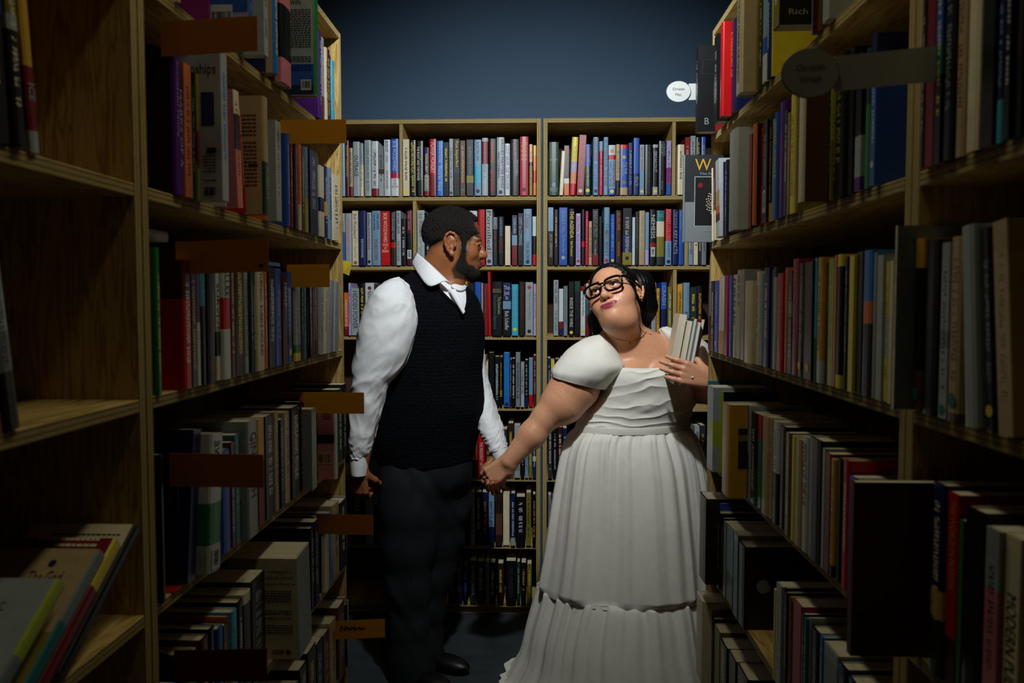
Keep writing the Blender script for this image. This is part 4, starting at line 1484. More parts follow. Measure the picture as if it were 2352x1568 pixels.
def head_shell(kind, off, poly, jitter, seed, res=0.0021):
    """a layer of hair over the head inside a side-view outline"""
    fd = Field((-.115, -.15, -.15), (.115, .145, .16), res)
    put_head(fd, [q for i, q in enumerate(head_prims(kind)) if i < 8 + (kind == 'w')], np.zeros(3), np.eye(3), 1.0)
    X, Y, Z = np.meshgrid(*fd.ax, indexing='ij')
    nz = (np.sin(X * 780 + 3 * np.sin(Y * 290)) * np.sin(Y * 740 + 2.3 * np.sin(Z * 330)) * np.sin(Z * 760 + 2 * np.sin(X * 270)))
    nz2 = np.sin(X * 420 + 1.3 + 2 * np.sin(Z * 150)) * np.sin(Y * 430 + seed + 2 * np.sin(X * 130)) * np.sin(Z * 410 + 2 * np.sin(Y * 140))
    H = fd.F - off - jitter * 0.6 * nz - jitter * 1.1 * nz2
    sd = poly_sd(Y[0], Z[0], poly)[None] + 0.004 * nz2 + 0.002 * nz
    # thinner towards the outline
    H = H + np.clip(0.012 + sd, 0, 0.012) * (off / 0.014)
    fd.F = np.maximum(H, sd).astype('f4')
    return fd.mesh()
def hit(fd, px, py, out=0.0):
    r = ray(px, py); r = r / r[1]
    for y in np.arange(2.3, 3.4, 0.001):
        p = CAM + r * y; i = np.round((p - fd.lo) / fd.res).astype(int)
        if (i >= 0).all() and (i < fd.n).all() and fd.F[tuple(i)] < 0: return CAM + r * (y - out)
    return CAM + r * 2.9

# ================================================================== the man
man = tag(empty('person', (P(985, 900, 3.0)[0], 3.0, 0)), 'person with short black curls in a black knit vest and white shirt, seen in profile', 'person')
def keep(o, parent):
    bpy.context.view_layer.update()
    o.parent = parent; o.matrix_parent_inverse = parent.matrix_world.inverted(); return o
MH_R, MH_S = rot('Z', 94) @ rot('X', 5), 1.0
MH_C = P(1117, 588, 3.005) - MH_R @ np.array((0, -.121, -.034)) * MH_S
fm = Field((P(795, 900, 3.0)[0], 2.76, 0.70), (P(1185, 900, 3.0)[0], 3.22, 1.83), 0.0027)
put_head(fm, head_prims('m'), MH_C, MH_R, MH_S)
mh = lambda *v: MH_C + MH_R @ (np.array(v) * MH_S)
fm.cap(mh(0, .035, -.05), P(982, 668, 3.03), .062, .074, .03)
fm.cap(mh(0, -.015, -.085), P(1030, 672, 2.98), .042, .05, .03)
fm.ell(P(1000, 840, 3.01), (.15, .11, .30), .05)
fm.cap(P(930, 690, 2.93), P(1070, 700, 3.08), .055, .05, .05)
rw, lw = P(826, 1072, 2.84), P(1147, 1046, 2.93)
fm.chain([P(908, 695, 2.87), P(862, 880, 2.85), rw], [.052, .042, .030], .03)
fm.chain([P(1062, 720, 3.07), P(1098, 900, 3.03), P(1128, 985, 2.97), lw], [.042, .032, .030, .027], .02)
put_hand(fm, rw + np.array((-.004, 0, -.006)), (-.04, .12, -1), (.25, 1, 0), (.9, -.3, -.1), .85, 1.0, tcurl=.9)
put_hand(fm, lw, (-.14, -.10, -1), (.2, -1, .05), (-1, -.1, 0), .55, 1.0)
V, Q = fm.mesh()
L = local(V, MH_C, MH_R, MH_S)
base = np.array(lin((150, 92, 56)))
col = np.ones((len(V), 4)); col[:, :3] = base
head = (np.abs(L[:, 0]) < .1) & (np.abs(L[:, 1]) < .15) & (L[:, 2] > -.13) & (L[:, 2] < .15)
ax_ = np.abs(L[:, 0])
def blend(col, mask, rgb, k=1.0):
    m = (np.clip(mask, 0, 1) * k)[:, None]; col[:, :3] = col[:, :3] * (1 - m) + np.array(lin(rgb)) * m
blend(col, head * (1 - sstep(.024, .028, ax_)) * (1 - sstep(-.092, -.086, L[:, 1])) * (1 - sstep(.0105, .0130, np.abs(L[:, 2] + .069))), (108, 56, 46))
bz = .0235 + .010 * np.sin(np.clip((ax_ - .010) / .045, 0, 1) * 2.4)
blend(col, head * sstep(.008, .012, ax_) * (1 - sstep(.048, .056, ax_)) * (1 - sstep(.0035, .0060, np.abs(L[:, 2] - bz))) * (L[:, 1] < -.055), (26, 19, 16), .9)
blend(col, head * sstep(.017, .021, ax_) * (1 - sstep(.046, .052, ax_)) * (1 - sstep(.0015, .0030, np.abs(L[:, 2] - .0025))) * (L[:, 1] < -.083), (34, 22, 18))
# cropped stubble fading out of the hair and beard
HP = [(-.14, .084), (-.064, .090), (-.066, .074), (-.085, .046), (-.060, .030), (-.046, .008), (-.044, -.03), (-.030, -.03), (-.026, .006), (-.014, .030), (.004, .041), (.026, .040), (.038, .026), (.044, .008), (.070, -.006), (.16, -.030), (.16, .2), (-.14, .2)]
BP = [(-.044, -.026), (-.046, -.056), (-.055, -.074), (-.078, -.079), (-.087, -.089), (-.13, -.087), (-.13, -.15), (-.02, -.15), (.000, -.098), (-.022, -.055), (-.030, -.026)]
ear = (ax_ > .078) & (L[:, 1] < .045)
dh = poly_sd(L[:, 1].astype('f4'), L[:, 2].astype('f4'), HP); db = poly_sd(L[:, 1].astype('f4'), L[:, 2].astype('f4'), BP)
blend(col, head * (~ear) * (L[:, 1] > -.1) * (1 - sstep(-.004, .022, dh)), (40, 28, 22), .85)
blend(col, head * (~ear) * (1 - sstep(-.002, .008, db)), (30, 22, 19), .85)
MOU = [(-.14, -.049), (-.092, -.049), (-.080, -.058), (-.074, -.076), (-.080, -.078), (-.086, -.062), (-.14, -.056)]
blend(col, head * (ax_ < .036) * (1 - sstep(-.001, .003, poly_sd(L[:, 1].astype('f4'), L[:, 2].astype('f4'), MOU))), (44, 30, 24), .55)
np_obj('body', V, Q, M['skin_m'], None, col).name = 'body'
keep(bpy.data.objects['body'], man)
hairpoly = [(-.14, .084), (-.064, .090), (-.066, .074), (-.085, .046), (-.060, .030), (-.046, .008), (-.044, -.03), (-.030, -.03), (-.026, .006), (-.014, .030), (.004, .041), (.026, .040), (.038, .026), (.044, .008), (.070, -.006), (.16, -.030), (.16, .2), (-.14, .2)]
HV, HQ = head_shell('m', .0135, hairpoly, .0042, 1)
keep(np_obj('hair', np.array([MH_C + MH_R @ (v * MH_S) for v in HV]), HQ, M['hair_m']), man)
beard = [(-.044, -.026), (-.046, -.056), (-.055, -.074), (-.078, -.079), (-.087, -.089), (-.13, -.087), (-.13, -.15), (-.02, -.15), (.000, -.098), (-.022, -.055), (-.030, -.026)]
HV, HQ = head_shell('m', .0065, beard, .0018, 2)
keep(np_obj('beard', np.array([MH_C + MH_R @ (v * MH_S) for v in HV]), HQ, M['hair_m']), man)
for sd in (-1, 1): keep(eyeball('eye', MH_C, MH_R, MH_S, sd, (.93, -.25, -.28), None, (.02, .010, .006)), man)

def folds(amp, f1, f2, seed, slant=1.0):
    def d(u, th, V):
        a = n2(th * f1 / 6.283 + u * slant * f1, u * f2 + np.sin(th) * 0.8, seed) + 0.5 * n2(th * f1 / 3.1 - u * slant * 3, u * f2 * 2.3 + np.cos(th), seed + 3)
        c = n2(th * f1 / 2.0 + u * slant * 9, u * f2 * 1.7 + 3 * np.cos(th + 1), seed + 7)
        return amp * (1.0 - np.abs(a) * 2.4) + amp * .8 * (.25 - np.sqrt(np.abs(c)))
    return d
# vest, with its V opened over the shirt
VCUT = [(1005, 632), (1012, 668), (1065, 720), (1074, 700), (1073, 660), (1040, 628)]
def vest_cut(p):
    if p[1] > 3.02: return False
    q = proj(p)
    return poly_sd(np.array([q[0]]), np.array([q[1]]), VCUT)[0] < 0
TORSO = [(962, 618, 1012, 622, 3.03, .06), (934, 632, 1052, 642, 3.02, .09), (908, 655, 1080, 664, 3.01, .115), (897, 690, 1100, 695, 3.005, .135), (893, 740, 1112, 745, 3.0, .145),
         (890, 800, 1111, 800, 3.0, .150), (884, 850, 1106, 850, 3.0, .155), (872, 900, 1112, 900, 3.0, .160), (863, 938, 1117, 936, 3.0, .165), (856, 985, 1104, 980, 3.0, .160),
         (856, 1022, 1093, 1016, 3.0, .152), (864, 1050, 1088, 1036, 3.0, .146), (870, 1062, 1087, 1044, 3.0, .144)]
vest = loft('vest', TORSO, M['vest'], None, 260, 190, folds(.004, 3, 6, 4, .6))
from mathutils.bvhtree import BVHTree
bv = BVHTree.FromPolygons([v.co[:] for v in vest.data.vertices], [tuple(p.vertices) for p in vest.data.polygons])
def on_vest(px, py, out=.001):
    r = Vector(ray(px, py)).normalized(); h = bv.ray_cast(Vector(CAM), r)
    return np.array(h[0] if h[0] is not None else P(px, py, 2.88)) - np.array(r) * out
trim = [on_vest(*q) for q in ((985, 640), (1000, 656), (1016, 673), (1032, 689), (1048, 704), (1060, 715), (1066, 719), (1070, 712), (1073, 700), (1075, 688), (1075, 674), (1073, 662))]
bm = bmesh.new(); bm.from_mesh(vest.data)
bmesh.ops.delete(bm, geom=[f for f in bm.faces if vest_cut(np.array(f.calc_center_median()))], context='FACES'); bm.to_mesh(vest.data); bm.free()
sm = vest.modifiers.new('cloth_thickness', 'SOLIDIFY'); sm.thickness = .005; sm.offset = -1
keep(vest, man)
keep(tube('neck_trim', crom(trim, np.linspace(0, len(trim) - 1, 60)), .0062, M['vest'], None, n=10), man)
hem = [(868, 1036, 1092, 1022, 3.0, .153), (866, 1050, 1089, 1036, 3.0, .151), (871, 1068, 1087, 1050, 3.0, .148)]
keep(loft('vest_hem', hem, M['vest'], None, 120, 12, None, thick=.004), man)
SH = [(r[0] + 5, r[1] + 2, r[2] - 6, r[3] + 2, r[4], r[5] - .009) for r in TORSO[:7]]
keep(loft('shirt_body', SH, M['shirt'], None, 110, 60, folds(.003, 3, 5, 9), thick=.002), man)
SL = [(897, 641, 915, 636, 2.905, .02), (868, 659, 938, 658, 2.890, .075), (840, 698, 952, 698, 2.870, .090), (824, 760, 955, 752, 2.858, .094), (814, 830, 930, 832, 2.850, .088),
      (807, 890, 893, 886, 2.845, .076), (804, 945, 876, 940, 2.842, .066), (803, 1000, 860, 996, 2.840, .057), (804, 1030, 851, 1030, 2.840, .052), (806, 1050, 845, 1050, 2.840, .045)]
keep(loft('sleeve', SL, M['shirt'], None, 120, 130, folds(.0065, 4, 9, 11, 1.4), cap0=True), man)
CF = [(805, 1044, 845, 1044, 2.84, .046), (804, 1062, 846, 1062, 2.84, .047), (805, 1080, 845, 1082, 2.84, .046), (806, 1088, 844, 1090, 2.84, .045)]
keep(loft('cuff', CF, M['shirt'], None, 60, 14, None, thick=.004), man)
SL2 = [(1040, 706, 1104, 722, 3.10, .06), (1058, 780, 1108, 790, 3.09, .065), (1068, 850, 1117, 853, 3.06, .062), (1080, 900, 1128, 900, 3.03, .056), (1092, 950, 1141, 944, 3.00, .055),
       (1102, 988, 1153, 978, 2.97, .055), (1113, 1012, 1157, 1002, 2.95, .050), (1124, 1036, 1163, 1022, 2.935, .046)]
keep(loft('sleeve', SL2, M['shirt'], None, 100, 120, folds(.0060, 4, 9, 21, -1.2), cap0=True), man)
CF2 = [(1121, 1028, 1162, 1014, 2.94, .048), (1128, 1044, 1167, 1030, 2.932, .047), (1133, 1056, 1170, 1044, 2.926, .045)]
keep(loft('cuff', CF2, M['shirt'], None, 60, 14, None, thick=.004), man)
# collar: stand and two leaves
def leaf(name, top, bot, parent, n=14, m=8, bulge=.006):
    A, B = crom(top, np.linspace(0, len(top) - 1, n)), crom(bot, np.linspace(0, len(bot) - 1, n))
    V = []
    for i in range(n):
        for j in range(m):
            t = j / (m - 1); p = A[i] * (1 - t) + B[i] * t
            V.append(p + np.array([0, -bulge * math.sin(math.pi * t), 0]))
    F = [(i * m + j, i * m + j + 1, (i + 1) * m + j + 1, (i + 1) * m + j) for i in range(n - 1) for j in range(m - 1)]
    o = mesh_obj(name, V, F, M['shirt'], None, smooth=True)
    s = o.modifiers.new('cloth_thickness', 'SOLIDIFY'); s.thickness = .0035; s.offset = 0
    return keep(o, parent)
leaf('collar', [P(957, 580, 3.040), P(981, 600, 2.945), P(1007, 624, 2.902), P(1034, 650, 2.880)], [P(945, 603, 3.030), P(961, 629, 2.925), P(987, 657, 2.862), P(1024, 642, 2.868)], man)
leaf('collar', [P(1036, 655, 2.930), P(1048, 650, 2.955), P(1058, 648, 2.990), P(1062, 646, 3.03)], [P(1040, 662, 2.920), P(1058, 668, 2.935), P(1070, 664, 2.975), P(1072, 655, 3.02)], man)
leaf('collar_stand', [P(956, 580, 3.06), P(985, 612, 2.975), P(1012, 640, 2.945), P(1040, 658, 2.935)], [P(960, 606, 3.05), P(985, 636, 2.970), P(1012, 660, 2.940), P(1040, 676, 2.930)], man, bulge=.0)
leaf('shirt_placket', [P(1030, 664, 2.9), P(1040, 682, 2.882), P(1053, 704, 2.87), P(1064, 722, 2.866)], [P(1046, 664, 2.9), P(1053, 678, 2.882), P(1062, 698, 2.872), P(1068, 716, 2.868)], man, bulge=.004)
# trousers, shoes
ft = Field((P(850, 1300, 3.0)[0], 2.80, .005), (P(1105, 1300, 3.0)[0], 3.24, .90), .0048)
ft.ell(P(978, 1085, 3.0), (.176, .140, .11), .05)
ft.ell(P(978, 1040, 3.0), (.176, .136, .10), .05)
ft.chain([P(940, 1120, 2.95), P(941, 1170, 2.945), P(938, 1250, 2.94), P(936, 1350, 2.94), P(938, 1440, 2.94), P(944, 1505, 2.94), P(948, 1540, 2.94)], [.112, .108, .095, .080, .071, .075, .086], .045)
ft.chain([P(1014, 1110, 3.05), P(1013, 1160, 3.06), P(1006, 1235, 3.07), P(996, 1310, 3.07), P(983, 1400, 3.07), P(977, 1460, 3.07), P(986, 1520, 3.07)], [.112, .106, .092, .076, .061, .057, .068], .045)
X, Y, Z = np.meshgrid(*ft.ax, indexing='ij', sparse=True)
ft.F += (.0024 * np.sin(Z * 26 + X * 34 + 3 * np.sin(X * 17 + Z * 9)) * np.sin(Z * 11 + Y * 26 + X * 14) + .0012 * np.sin(X * 70 - Z * 14 + 2 * np.sin(Z * 13))).astype('f4')
ft.F = np.maximum(ft.F, np.maximum(.02 - Z, Z - P(978, 1026, 3.0)[2]) + 0 * ft.F).astype('f4')
V, Q = ft.mesh()
keep(np_obj('trousers', V, Q, M['trouser']), man)
seam = [(947, 1075), (946, 1150), (945, 1250), (944, 1350), (945, 1440), (948, 1520)]
keep(tube('side_seam', crom([hit(ft, x, y, .0008) for x, y in seam], np.linspace(0, 5, 60)), .0012, M['trouser'], None, n=5), man)
def shoe(cx, cy, heading):
    fd = Field((-.08, -.22, 0), (.08, .13, .12), .004)
    fd.ell((0, -.09, .028), (.045, .10, .034), .02); fd.ell((0, .045, .04), (.036, .06, .05), .02); fd.cap((0, .04, .05), (0, .05, .10), .038, .04, .02)
    X, Y, Z = np.meshgrid(*fd.ax, indexing='ij', sparse=True); fd.F = np.maximum(fd.F, (0.003 - Z) + 0 * fd.F).astype('f4')
    V, Q = fd.mesh(); Rm = rot('Z', heading)
    keep(np_obj('shoe', V @ Rm.T + np.array((cx, cy, 0)), Q, M['leather']), man)
shoe(P(950, 1540, 2.94)[0], 2.93, 55); shoe(P(985, 1530, 3.07)[0], 3.07, 62)

# ================================================================== the woman
wom = tag(empty('person', (P(1450, 1100, 2.95)[0], 2.95, 0)), 'person in black glasses and an ivory dress looking up, books held in one arm', 'person')
WH_R, WH_S = rot('Y', -22) @ rot('Z', -22) @ rot('X', -25), 1.05
WH_C = P(1386, 676, 2.78) - WH_R @ np.array((0, -.121, -.034)) * WH_S
wh = lambda *v: WH_C + WH_R @ (np.array(v) * WH_S)
fw = Field((P(1105, 900, 2.9)[0], 2.58, 0.80), (P(1690, 900, 2.9)[0], 3.10, 1.64), 0.0027)
put_head(fw, head_prims('w'), WH_C, WH_R, WH_S)
fw.cap(wh(0, .035, -.06), P(1436, 792, 2.96), .062, .074, .03)
fw.cap(wh(0, .0, -.105), P(1434, 785, 2.94), .050, .060, .018)
fw.ell(P(1464, 862, 2.97), (.150, .112, .15), .05)
fw.cap(P(1400, 800, 2.95), P(1360, 822, 2.92), .062, .068, .05)
fw.cap(P(1480, 796, 2.96), P(1540, 818, 2.98), .060, .062, .05)
fw.ell(P(1445, 872, 2.885), (.066, .070, .066), .025); fw.ell(P(1526, 870, 2.885), (.062, .068, .064), .025)
fw.cap(P(1497, 838, 2.79), P(1494, 870, 2.78), .006, .010, .012, True)
w1 = P(1170, 1059, 2.82)
fw.chain([P(1352, 836, 2.90), P(1322, 885, 2.87), P(1292, 925, 2.855)], [.072, .084, .078], .03)
fw.chain([P(1292, 925, 2.855), P(1254, 957, 2.84), P(1222, 998, 2.83), w1], [.074, .047, .047, .032], .022)
put_hand(fw, w1, (-.72, .05, -.62), (.0, 1, -.25), (.62, .1, -.75), .62, 1.02, tcurl=.4)
w2 = P(1628, 872, 2.640)
fw.chain([P(1545, 822, 2.98), P(1600, 880, 2.95), P(1660, 905, 2.86), w2 + np.array((.02, .02, 0))], [.070, .066, .052, .030], .03)
put_hand(fw, w2, (-1, -.02, .30), (.0, 1, .0), (.1, .25, 1), [.16, .14, .14, .18], .98, spread=.25, tcurl=.9)
V, Q = fw.mesh(); L = local(V, WH_C, WH_R, WH_S)
col = np.ones((len(V), 4)); col[:, :3] = lin((214, 154, 118))
head = (np.abs(L[:, 0]) < .1) & (np.abs(L[:, 1]) < .15) & (L[:, 2] > -.14) & (L[:, 2] < .15)
ax_ = np.abs(L[:, 0])
bl = np.exp(-(((ax_ - .046) / .018) ** 2 + ((L[:, 2] + .022) / .016) ** 2)) * head * (L[:, 1] < -.03)
blend(col, bl, (206, 96, 86), .5)
lz = L[:, 2] + .0690 - .36 * np.clip(ax_ - .010, 0, 1)
lw_ = .0105 * np.sqrt(np.clip(1 - (ax_ / .0305) ** 2, 0, 1)) + .0004
blend(col, head * (L[:, 1] < -.078) * (ax_ < .0305) * (1 - sstep(lw_ - .0012, lw_ + .0012, np.abs(lz))), (150, 54, 74))
bz = .0235 + .0105 * np.sin(np.clip((ax_ - .012) / .045, 0, 1) * 2.3)
blend(col, head * sstep(.010, .014, ax_) * (1 - sstep(.050, .058, ax_)) * (1 - sstep(.0026, .0048, np.abs(L[:, 2] - bz))) * (L[:, 1] < -.05), (58, 38, 32), .9)
blend(col, head * sstep(.016, .020, ax_) * (1 - sstep(.049, .054, ax_)) * (1 - sstep(.0022, .0042, np.abs(L[:, 2] - (.0066 - 14 * (ax_ - .034) ** 2)))) * (L[:, 1] < -.083), (20, 13, 13))
keep(np_obj('body', V, Q, M['skin_w'], None, col), wom)
for sd in (-1, 1): keep(eyeball('eye', WH_C, WH_R, WH_S, sd, (-.62, -.62, .40), None, (.018, .011, .008)), wom)
# hair: swept back over the head, falling behind the neck
hv, hq = head_shell('w', .0100, [(-.14, .098), (-.070, .092), (-.052, .060), (-.044, .016), (-.026, -.008), (-.008, -.026), (.022, -.040), (.036, -.06), (.036, -.2), (.2, -.2), (.2, .2), (-.14, .2)], .0005, 3)
keep(np_obj('hair', np.array([WH_C + WH_R @ (v * WH_S) for v in hv]), hq, M['hair_w']), wom)
fh = Field((P(1335, 700, 3.0)[0], 2.84, 1.27), (P(1525, 700, 3.0)[0], 3.14, 1.64), .004)
fh.chain([wh(.03, .085, .06), P(1462, 660, 2.99), P(1474, 705, 3.0), P(1470, 752, 3.02)], [.05, .062, .052, .03], .03)
fh.chain([wh(-.02, .09, .03), P(1400, 700, 3.02), P(1378, 735, 3.01), P(1366, 772, 2.99)], [.05, .05, .040, .020], .03)
fh.chain([wh(0, .09, .0), P(1440, 720, 3.04), P(1430, 775, 3.05)], [.06, .06, .05], .03)
X, Y, Z = np.meshgrid(*fh.ax, indexing='ij')
fh.F += (.0022 * np.sin((X + Y * .6) * 420 + 5 * np.sin(Z * 9))).astype('f4')
hv, hq = fh.mesh()
keep(np_obj('hair_length', hv, hq, M['hair_w']), wom)
for k, path in enumerate([[(1464, 706), (1466, 726), (1468, 746), (1474, 764), (1484, 782)], [(1466, 735), (1470, 752), (1482, 764), (1496, 768)]]):
    pts = crom([hit(fw, *q, .0015) for q in path], np.linspace(0, len(path) - 1, 24))
    keep(tube('loose_strand', pts, .0009, M['hair_w'], None, n=5), wom)
# glasses
def g(*v): return wh(*v)
fr = tag(empty('eyeglasses', g(0, -.10, 0)), 'x', 'x')
for k in ('label', 'category'): del fr[k]
bpy.context.view_layer.update()
for s in (-1, 1):
    ring = []
    for i in range(40):
        t = 2 * math.pi * i / 40; cx, cz = math.cos(t), math.sin(t)
        e = 3.2
        x = math.copysign(abs(cx) ** (2 / e), cx) * .0305; z = math.copysign(abs(cz) ** (2 / e), cz) * .0225
        if z < 0: x *= 1 - .10 * (z / -.0225)
        ring.append(g(s * (.0375 + x * (1 if s > 0 else 1)), -.1115 + abs(.0375 + s * x * s) * .12, z - .003))
    rm = keep(tube('rim', ring, .0042, M['black_plastic'], None, True, 8), fr)
    me = mesh_obj('lens', ring, [tuple(range(40))], M['lens']); keep(me, fr)
    tp = [g(s * .066, -.104, .013), g(s * .078, -.090, .012), g(s * .084, -.04, .008), g(s * .086, .008, .004), g(s * .085, .030, -.014)]
    keep(tube('temple_arm', crom(tp, np.linspace(0, 4, 20)), .0030, M['black_plastic'], None, False, 8, 1.5), fr)
br = [g(-.010, -.1115, .006), g(0, -.1145, .009), g(.010, -.1115, .006)]
keep(tube('bridge', crom(br, np.linspace(0, 2, 8)), .0034, M['black_plastic'], None), fr)
keep(fr, wom)
# earring, necklace, ring
ec = wh(.086, -.001, -.046)
keep(tube('earring', [ec + WH_R @ np.array((0, .008 * math.cos(t), .009 * math.sin(t))) * WH_S for t in np.linspace(0, 6.283, 20, endpoint=False)], .0022, M['gold'], None, True), wom)
nk = [hit(fw, x, y, .002) for x, y in ((1392, 762), (1402, 770), (1416, 778), (1432, 783), (1448, 785), (1462, 781), (1474, 774), (1483, 764), (1489, 755))]
nk = keep(tube('necklace', crom(nk, np.linspace(0, 8, 50)), .0010, M['gold'], None, n=6), wom)
pp = hit(fw, 1448, 787, .003)
keep(tube('pendant', [pp + np.array((.004 * math.cos(t), 0, .004 * math.sin(t) - .003)) for t in np.linspace(0, 6.283, 14, endpoint=False)], .0012, M['gold'], None, True), wom)
rp = hit(fw, 1590, 866, .0) + np.array((0, .0088, 0))
rpts = [rp + .0112 * (math.cos(t) * np.array((0, -1, 0)) + math.sin(t) * np.array((.28, 0, .96))) for t in np.linspace(0, 6.283, 24, endpoint=False)]
rg = keep(tube('finger_ring', rpts, .0014, M['gold'], None, True), wom)
fs = Field((-.006, -.006, -.006), (.006, .006, .006), .0008); fs.ell((0, 0, 0), (.0034, .0028, .0040), .001)
V, Q = fs.mesh(); keep(np_obj('ring_stone', V + rp + np.array((0, -.0125, 0)), Q, plain('clear_stone', (230, 236, 240), 0.05, spec=1.0), smooth=False), wom)
# dress
def ruche(u, th, V):
    ph = u * 44 + 7.0 * np.cos(th) * (1 - u) ** 1.2 - 2.0 * np.sin(th) * (1 - u) + 6 * n2(np.cos(th) * 1.6, u * 3.5, 5) + 2.5 * n2(np.cos(th) * 5, u * 9, 6)
    am = .5 + n2(np.cos(th) * 2.2 + 3, u * 7, 9)
    return .0064 * am * (1 - np.abs(np.sin(ph * .5)) ** .7 * 1.7) * (0.35 + 0.65 * np.sin(math.pi * min(max(u, .02), .98)))
BOD = [(1396, 838, 1550, 836, 2.94, .160), (1377, 862, 1574, 856, 2.94, .172), (1364, 895, 1591, 890, 2.95, .174), (1351, 925, 1595, 920, 2.95, .168), (1337, 950, 1589, 946, 2.95, .160), (1325, 970, 1583, 966, 2.95, .156), (1321, 984, 1581, 978, 2.95, .155)]
keep(loft('bodice', BOD, M['dress'], None, 220, 160, ruche, thick=.003), wom)
keep(loft('waistband', [(1323, 970, 1584, 965, 2.95, .159), (1321, 978, 1582, 973, 2.95, .160), (1319, 986, 1581, 981, 2.95, .159)], M['dress'], None, 160, 8, None, thick=.003), wom)
def gather(n0, a0, a1, seed, tail):
    def d(u, th, V):
        t = th / 6.2832
        w = t + .012 * n2(t * 9, u * 3, seed) + .02 * (u - .5) * n1(t * 6, seed + 1)
        fine = n1(w * n0 * 2.2, seed + 2) * math.exp(-3.2 * u) * 1.3
        mid = n1(w * n0, seed) * (.45 + .55 * math.exp(-2.0 * u))
        big = n1(w * n0 * .36 + .3 * u, seed + 5) * min(1, u * 1.6)
        crease = -.35 * np.sqrt(np.abs(n1(w * n0 * .5 + .2 * u, seed + 9))) * (.4 + .6 * u)
        k = min(1.0, u * 9) * (min(1.0, (1 - u) * 9) if tail else 1.0)
        return (a0 + (a1 - a0) * u) * (fine + mid * 1.5 + big * 2.2 + crease + .2) * k
    return d
SK = [(1320, 983, 1581, 978, 2.95, .155), (1303, 1003, 1593, 998, 2.95, .172), (1290, 1032, 1606, 1028, 2.95, .188), (1281, 1075, 1618, 1070, 2.95, .203), (1268, 1150, 1632, 1145, 2.95, .220), (1254, 1245, 1646, 1240, 2.95, .236), (1242, 1320, 1655, 1316, 2.95, .248), (1238, 1346, 1658, 1342, 2.95, .252)]
keep(loft('skirt', SK, M['dress'], None, 520, 110, gather(60, .0130, .021, 2, True), thick=.0025), wom)
HM = [(1240, 1337, 1656, 1333, 2.95, .2480), (1234, 1360, 1664, 1356, 2.95, .262), (1209, 1436, 1686, 1436, 2.95, .286), (1191, 1496, 1702, 1496, 2.95, .302), (1166, 1543, 1714, 1543, 2.95, .316), (1140, 1576, 1724, 1574, 2.95, .326)]
hm = loft('skirt_tier', HM, M['dress'], None, 520, 80, gather(66, .0130, .026, 8, False), thick=.0025)
for v in hm.data.vertices: v.co.z = max(v.co.z, .006)
keep(hm, wom)
def puff(u, th, V):
    t = th / 6.2832
    return .006 * (n1(t * 26 + 2 * u, 3) * (abs(u - .5) * 2.0) ** 1.3) + .010 * n2(t * 5 + u, u * 4, 7)
PS = [(1370, 769, 1390, 762, 2.93, .03), (1340, 778, 1409, 792, 2.91, .086), (1308, 799, 1425, 818, 2.89, .110), (1284, 827, 1437, 842, 2.875, .120), (1268, 850, 1418, 868, 2.87, .116), (1263, 861, 1389, 893, 2.87, .106)]
keep(loft('puff_sleeve', PS, M['dress'], None, 150, 70, puff, cap0=True, thick=.003), wom)
PS2 = [(1514, 756, 1528, 750, 2.97, .03), (1522, 780, 1580, 764, 2.97, .075), (1540, 804, 1618, 784, 2.97, .095), (1556, 832, 1640, 810, 2.965, .10), (1568, 856, 1646, 838, 2.96, .095)]
keep(loft('puff_sleeve', PS2, M['dress'], None, 120, 60, puff, cap0=True, thick=.003), wom)
# ------------------------------------------------------------------ books off the rows
for i, (x0, y0, w_px, hpx, spec, dy) in enumerate([
        (1544, 862, 17, 142, 'crm;f=no', 0.0), (1556, 884, 17, 150, 'lgr;c=lbl;f=no', .004), (1568.5, 888, 8, 158, 'crm;c=dgr;f=no', .004),
        (1578.5, 888, 10, 150, 'nvy;c=lbl;f=no', .004), (1588, 880, 8, 150, 'dre;f=no', .03)]):
    s_ = 1829 / 2.665
    p = P(x0, y0, 2.665 + dy)
    lab = ['cream paged book held in front of the stack in the woman arm', 'pale blue covered book held second in the woman arm', 'thin dark covered book held in the middle of the woman stack',
           'navy book held fourth from her chest in the woman arm', 'dark red book held at the back of the stack in the woman arm'][i]
    book((p[0], p[1] + .105, p[2]), math.pi, w_px / s_, hpx / s_, .105, spec, lab, 1, hard=i in (1, 3), tilt=-math.radians(9.8), held=True)
for i, (y, h, w, spec, lab) in enumerate([(.932, .226, .020, 'blk;k=pile1;c=crm;f=no', 'black spined book with a cream back cover, lowest of the slumped pile'),
        (.889, .215, .022, 'yel,.35dre;k=pile2;c=dre;f=no', 'red and yellow book slumped under the pink covered one'),
        (.849, .214, .020, 'gry,.5tel;k=pile3;c=tan;f=no', 'pinkish covered devotional book slumped on the near shelf'),
        (.770, .200, .020, 'lim,.5gry;k=pile4;c=lgr;f=no', 'pale blue covered book slumped nearest in the pile')]):
    t = math.radians(56)
    book((XL + .004, y, SHELF_Z[3] + SIDE_DZ + .001 + math.sin(t) * w * .5), math.pi / 2, w, h, .15, spec, lab, 1, hard=True, tilt=t, held=True)
for (y, x, z, h, w, spec, lab) in [(1.69, XL - .035, 1.295 + .2290, .20, .012, 'brt;f=no', 'blue book lying flat on top of the third row'),
                                   (1.19, XL - .03, 1.295 + .2500, .115, .018, 'wht;f=no', 'white book lying flat on the third row by the upright')]:
    book((x, y, z), math.pi / 2, w, h, .14, spec, lab, 1, hard=True, tilt=math.radians(90), held=True)
realise_all()
